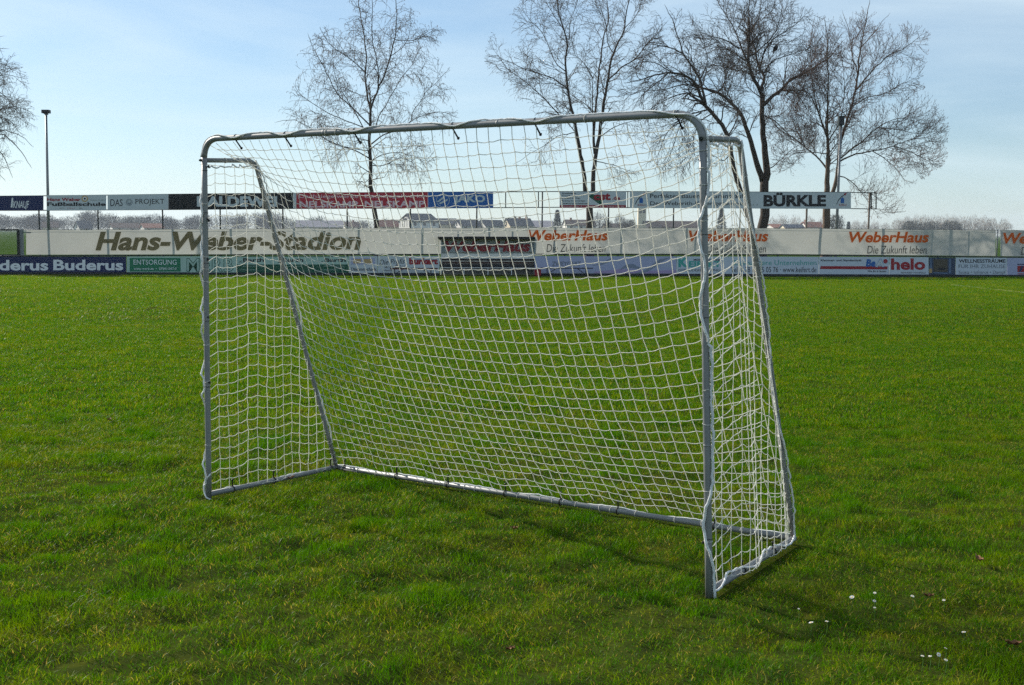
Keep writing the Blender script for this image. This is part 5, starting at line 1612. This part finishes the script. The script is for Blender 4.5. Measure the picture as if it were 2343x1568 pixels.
# ---- far trees
def crown_mesh(name, w, h, n_, seed, mat, up=.9, sz=1.0, thin=.10):
    g = np.random.default_rng(seed)
    u = g.normal(0, 1, (n_, 3)); u /= np.linalg.norm(u, axis=1, keepdims=True)
    r = g.random(n_) ** .42
    lob = 1 + .22 * np.sin(u[:, 0] * 5 + seed) * np.cos(u[:, 2] * 4 + seed * 2)
    p = u * (r * lob)[:, None] * [w / 2, w / 2, h / 2] + [0, 0, h / 2 + .3]
    p[:, 2] = np.maximum(p[:, 2], .1)
    d = u * .6 + np.array([0, 0, up]) + g.normal(0, .35, (n_, 3)); d /= np.linalg.norm(d, axis=1, keepdims=True)
    L = sz * (.5 + g.random(n_))
    x = np.cross(d, g.normal(0, 1, (n_, 3))); x /= np.linalg.norm(x, axis=1, keepdims=True)
    hw_ = (thin * (.6 + .8 * g.random(n_)))[:, None]
    v = np.stack([p - x * hw_, p + x * hw_, p + d * L[:, None]], 1).reshape(-1, 3)
    b = np.arange(n_) * 3
    me_ = fast_mesh(name, v, None, np.stack([b, b + 1, b + 2], 1)); me_.materials.append(MT[mat])
    return me_


def far_tree(name, label, x, y_top, w_px, Y, me_, mh, mw, group, trunk=True):
    p = at_depth(x, 530, Y); zt = at_depth(x, y_top, Y)[2]
    root = empty(name, (p[0], Y, 0), label, 'bush' if name.endswith('bush') else 'tree', group)
    o_ = bpy.data.objects.new('crown', me_); col.objects.link(o_); o_.parent = root; o_['kind'] = 'stuff'
    s_ = w_px * Y / FPX / mw; o_.scale = (s_, s_, zt / mh); o_.rotation_euler = (0, 0, random.random() * 6)
    if trunk:
        m_ = MB(); m_.tube([(p[0], Y, -.2), (p[0] + .1, Y, zt * .35), (p[0], Y, zt * .7)], [.35, .25, .1], 6); obj('trunk', m_, MT['bark'], root)
    return root


CM = [crown_mesh('crown', 8, 10, 1500, s, 'far_twig', .9, 1.1, .055) for s in (1, 2, 3)]
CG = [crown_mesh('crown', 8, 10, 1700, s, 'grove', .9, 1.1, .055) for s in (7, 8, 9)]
CB = [crown_mesh('crown', 8, 8, 2000, s, 'far_dark', .6, .9, .09) for s in (4, 5)]
GT, GB, GC = 'bare trees of the far row', 'bushes of the village edge', 'conifers of the village'
far_tree('bare_tree', 'fuzzy bare tree top just right of the twin trunk tree', 1372, 487, 40, 470, CM[0], 10, 8, GT)
far_tree('bare_tree', 'pale bare tree left of the tower', 1418, 491, 34, 500, CM[1], 10, 8, GT)
far_tree('bush', 'rounded brownish bush at the foot of the tower', 1440, 503, 38, 460, CB[0], 8, 8, GB, False)
far_tree('bush', 'dark small bush between the low house and the twin trunk tree', 1392, 506, 20, 455, CB[1], 8, 8, GB, False)
for k, (x, yt, w, t) in enumerate([(1768, 501, 26, 'just right of the thick forked trunk'), (1790, 495, 30, 'above the red roof'), (1818, 497, 32, 'above the solar panels'), (1852, 499, 30, 'above the red brown roof'), (1880, 500, 26, 'left of the reddish trunk')]):
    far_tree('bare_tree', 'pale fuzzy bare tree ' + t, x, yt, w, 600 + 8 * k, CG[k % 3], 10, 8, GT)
far_tree('bush', 'tall rounded bush right of the reddish trunk behind the floodlight mast', 1911, 492, 40, 430, CB[0], 8, 8, GB, False)
for k, (x, yt, w) in enumerate([(1958, 507, 26), (1980, 509, 26), (2003, 508, 24), (2026, 512, 22)]):
    far_tree('bare_tree', ('pale bare tree in the gap left of the last sign post', 'pale low tree beside the last sign post', 'pale tree just right of the last sign post', 'smallest pale tree right of the high signs')[k], x, yt, w, 640, CG[k % 3], 10, 8, GT)
GG = 'pale trees of the grove at right'
for k, x in enumerate([2056, 2074, 2094, 2116, 2138, 2160, 2182, 2206, 2230, 2252, 2270]):
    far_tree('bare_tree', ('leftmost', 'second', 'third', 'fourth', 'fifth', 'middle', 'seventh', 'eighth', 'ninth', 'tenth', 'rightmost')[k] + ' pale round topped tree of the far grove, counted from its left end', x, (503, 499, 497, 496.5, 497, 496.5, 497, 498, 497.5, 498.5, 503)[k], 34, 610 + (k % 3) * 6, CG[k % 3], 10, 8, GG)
far_tree('bush', 'dark bush in front of the left part of the grove', 2086, 506, 50, 560, CB[0], 8, 8, GB, False)
far_tree('bush', 'dark low bush in front of the middle of the grove', 2128, 510, 48, 560, CB[1], 8, 8, GB, False)
far_tree('bush', 'dark bush in front of the grove with a taller right side', 2176, 506, 50, 560, CB[0], 8, 8, GB, False)
far_tree('bare_tree', 'rounded tree alone at the right end of the grove', 2298, 504.5, 36, 590, CG[1], 10, 8, GT)
# far-off wood at the left, one mass
vv, tt_, off = [], [], 0
wr = np.random.default_rng(33)
for k in range(120):
    x = wr.uniform(-120, 900); Yw = wr.uniform(560, 700)
    p = at_depth(x, 530, Yw)
    yt = 494 + 4 * math.sin(x * .02) + 4 * math.sin(x * .047 + 1) + wr.uniform(-4, 5)
    if x > 660: yt += (x - 660) * .075
    zt = at_depth(x, yt, Yw)[2]
    me_ = CM[k % 3] if k % 3 else CB[k % 2]
    mh = 10 if k % 3 else 8
    v = np.empty(len(me_.vertices) * 3, np.float32); me_.vertices.foreach_get('co', v); v = v.reshape(-1, 3)[:2700]
    s_ = wr.uniform(.9, 1.5)
    vv.append(v * [s_, s_, zt / mh] + [p[0], Yw, 0]); tt_.append(np.arange(len(v)).reshape(-1, 3) + off); off += len(v)
fw = bpy.data.objects.new('far_wood', fast_mesh('far_wood', np.concatenate(vv), None, np.concatenate(tt_))); fw.data.materials.append(MT['far_twig']); col.objects.link(fw)
tag(fw, 'hazy band of bare woodland on the horizon at left', kind='stuff')


def conifer(label, x, yt, w_px, Y, seed):
    g = np.random.default_rng(seed)
    p = at_depth(x, 530, Y); h = at_depth(x, yt, Y)[2]; rad = w_px * Y / FPX / 2
    root = empty('conifer', (p[0], Y, 0), label, 'conifer', GC)
    m_ = MB(); m_.tube([(p[0], Y, -.2), (p[0], Y, h * .95)], [.3, .05], 6); obj('trunk', m_, MT['bark'], root)
    n_ = 2600
    t = g.random(n_) ** .8; a = g.random(n_) * 2 * math.pi
    tier = .72 + .28 * np.abs(np.sin(t * 22))
    r = rad * (1 - t) * tier * g.random(n_) ** .4 + .05
    q = np.stack([np.cos(a) * r, np.sin(a) * r, .8 + t * (h - .8) - r * .15], 1)
    d = np.stack([np.cos(a), np.sin(a), np.full(n_, -.25)], 1)
    x_ = np.stack([-np.sin(a), np.cos(a), g.normal(0, .3, n_)], 1)
    v = np.stack([q - x_ * .16, q + x_ * .16, q + d * (.5 + .5 * g.random(n_))[:, None]], 1).reshape(-1, 3)
    b = np.arange(n_) * 3
    me_ = fast_mesh('crown', v, None, np.stack([b, b + 1, b + 2], 1)); me_.materials.append(MT['conifer'])
    o_ = bpy.data.objects.new('crown', me_); col.objects.link(o_); o_.parent = root; o_.location = (0, 0, 0); o_['kind'] = 'stuff'


conifer('pointed conifer below the open sign bay', 1275, 480, 32, 460, 1)
conifer('dark conifer seen through the right side net', 1650, 477, 34, 440, 2)
conifer('tiny conifer left of the last sign post', 1941, 507, 12, 560, 3)

# ------------------------------------------------------------------ daisies and leaves on the turf
def gz(p): return float(relief(np.array(p[0]), np.array(p[1])))


flowers = [(865, 340, 22, 'largest daisy, leftmost of the upper row right of the goal'), (1060, 325, 15, 'daisy topmost of a close column of three'), (1057, 381, 15, 'round daisy facing the viewer, middle of a column of three'), (1060, 409, 13, 'lowest flat daisy of a column of three'),
           (1385, 290, 17, 'daisy just left of a dark soil crumb'), (1655, 308, 15, 'rightmost daisy of the upper row'), (515, 525, 21, 'daisy nearest to the goal foot, left of a flat one'), (650, 508, 15, 'flat daisy second nearest to the goal foot'),
           (1825, 620, 19, 'lone daisy left of the curled dry leaf at the right edge'), (1470, 828, 16, 'leftmost daisy of the low cluster'), (1535, 831, 16, 'second daisy from the left in the low cluster'), (1610, 825, 20, 'largest daisy in the low cluster'), (1668, 779, 14, 'topmost daisy of the low cluster'), (1670, 876, 18, 'lowest daisy of the low cluster'), (410, 380, 7, 'tiny pale daisy bud near the goal shadow')]
for k, (cx_, cy_, wpx, lab) in enumerate(flowers):
    p = on_ground((2200 + cx_ * .34144) * .781, (1650 + cy_ * .34144) * .781, .045)
    z0 = gz(p); p = np.array([p[0], p[1], z0 + .047])
    rad = max(.005, wpx * 2.15 * .34144 * .781 / 2 / FPX * p[1])
    root = empty('daisy', (p[0], p[1], z0), 'white ' + lab, 'daisy', 'daisies in the turf at right')
    tl = np.array([random.uniform(-.4, .3), random.uniform(-.45, .15) - (.7 if k in (2, 11) else 0), 1.0]); tl /= np.linalg.norm(tl)
    m = MB(); m.tube([(p[0], p[1], z0 - .01), (p[0] + .004, p[1], z0 + .03), tuple(p)], .0013, 5); obj('stalk', m, MT['stem'], root)
    ex = np.cross(tl, [0, 1, 0]); ex /= np.linalg.norm(ex); ey = np.cross(tl, ex)
    m = MB(); np_ = 15
    for j in range(np_):
        a = 2 * math.pi * j / np_ + random.uniform(-.06, .06); d = math.cos(a) * ex + math.sin(a) * ey; w_ = np.cross(tl, d)
        l_ = rad * random.uniform(.9, 1.08); pw = rad * .17
        q = [p + d * rad * .22 - w_ * pw * .5, p + d * rad * .22 + w_ * pw * .5, p + d * l_ * .7 + w_ * pw + tl * rad * .16, p + d * l_ + tl * rad * .10, p + d * l_ * .7 - w_ * pw + tl * rad * .16]
        m.add(q + [x - tl * .0006 for x in q], [(0, 1, 2, 3, 4), (9, 8, 7, 6, 5)])
    obj('petals', m, MT['petal'], root)
    m = MB(); m.tube([p - tl * .001, p + tl * rad * .10, p + tl * rad * .2], [rad * .3, rad * .32, rad * .12], 8); obj('disc', m, MT['yolk'], root, smooth=True)


def leaf(label, dx, dy, size, curl, seed):
    g = np.random.default_rng(seed)
    p = on_ground(dx, dy, .03); p[2] = gz(p) + .022
    a = g.uniform(0, 6); c_, s_ = math.cos(a), math.sin(a)
    us = np.linspace(-1, 1, 9); ws = np.linspace(-1, 1, 5)
    v = []
    for u in us:
        hw_ = (1 - u * u) ** .7 * .42 * (1 + .12 * math.sin(u * 13))
        for w in ws:
            x, y = u * size, w * hw_ * size
            z = curl * size * (w * w * hw_ + .5 * u * u) + .004 * math.sin(u * 7 + w * 3)
            v.append((p[0] + x * c_ - y * s_, p[1] + x * s_ + y * c_, p[2] + z))
    f = [(i * 5 + j, (i + 1) * 5 + j, (i + 1) * 5 + j + 1, i * 5 + j + 1) for i in range(8) for j in range(4)]
    m_ = MB(); m_.add(v, f); m_.add([np.array(q) - [0, 0, .0012] for q in v], [tuple(reversed(q)) for q in f])
    root = empty('dry_leaf', p, label, 'leaf', 'dry leaves on the grass')
    obj('blade', m_, MT['leaf'], root, smooth=True)
    m_ = MB(); e = np.array([p[0] + c_ * size, p[1] + s_ * size, p[2] + .5 * curl * size]); m_.tube([e, e + [c_ * size * .3, s_ * size * .3, .006]], .001, 4); obj('stalk', m_, MT['leaf'], root)


leaf('curled brown leaf on the grass at the right edge', 2320, 1463, .030, .9, 1)
leaf('dry brown leaf on the grass far right of the goal foot', 2241, 1276, .034, .7, 2)
leaf('orange brown leaf behind the left side net near the ground bar', 661, 1089, .034, .6, 3)
leaf('crumpled leaf on the grass in the middle foreground left of the goal foot', 1176, 1207, .022, .9, 4)
leaf('small brown leaf on the grass left of the goal', 250, 958, .035, .6, 5)
leaf('small leaf fallen in the grass near the white daisies', 2126, 1362, .022, .8, 6)
leaf('dark leaf low in the middle foreground', 1168, 1462, .020, .6, 7)

# ------------------------------------------------------------------ haze
HAZE = 0.00024
if HAZE:
    m = MB(); m.box(-900, 900, -120, 1500, -1.5, 24)
    hz = obj('haze', m, [], origin=(0, 0, 0))
    hm = bpy.data.materials.new('haze'); hm.use_nodes = True
    hn = hm.node_tree.nodes; hn.remove(hn['Principled BSDF'])
    pv = hn.new('ShaderNodeVolumePrincipled'); pv.inputs['Color'].default_value = (0.78, 0.88, 1.0, 1); pv.inputs['Density'].default_value = HAZE
    pv.inputs['Anisotropy'].default_value = 0.2
    hm.node_tree.links.new(pv.outputs['Volume'], hn['Material Output'].inputs['Volume'])
    hz.data.materials.append(hm)
    tag(hz, 'thin pale blue haze over the fields', kind='stuff')
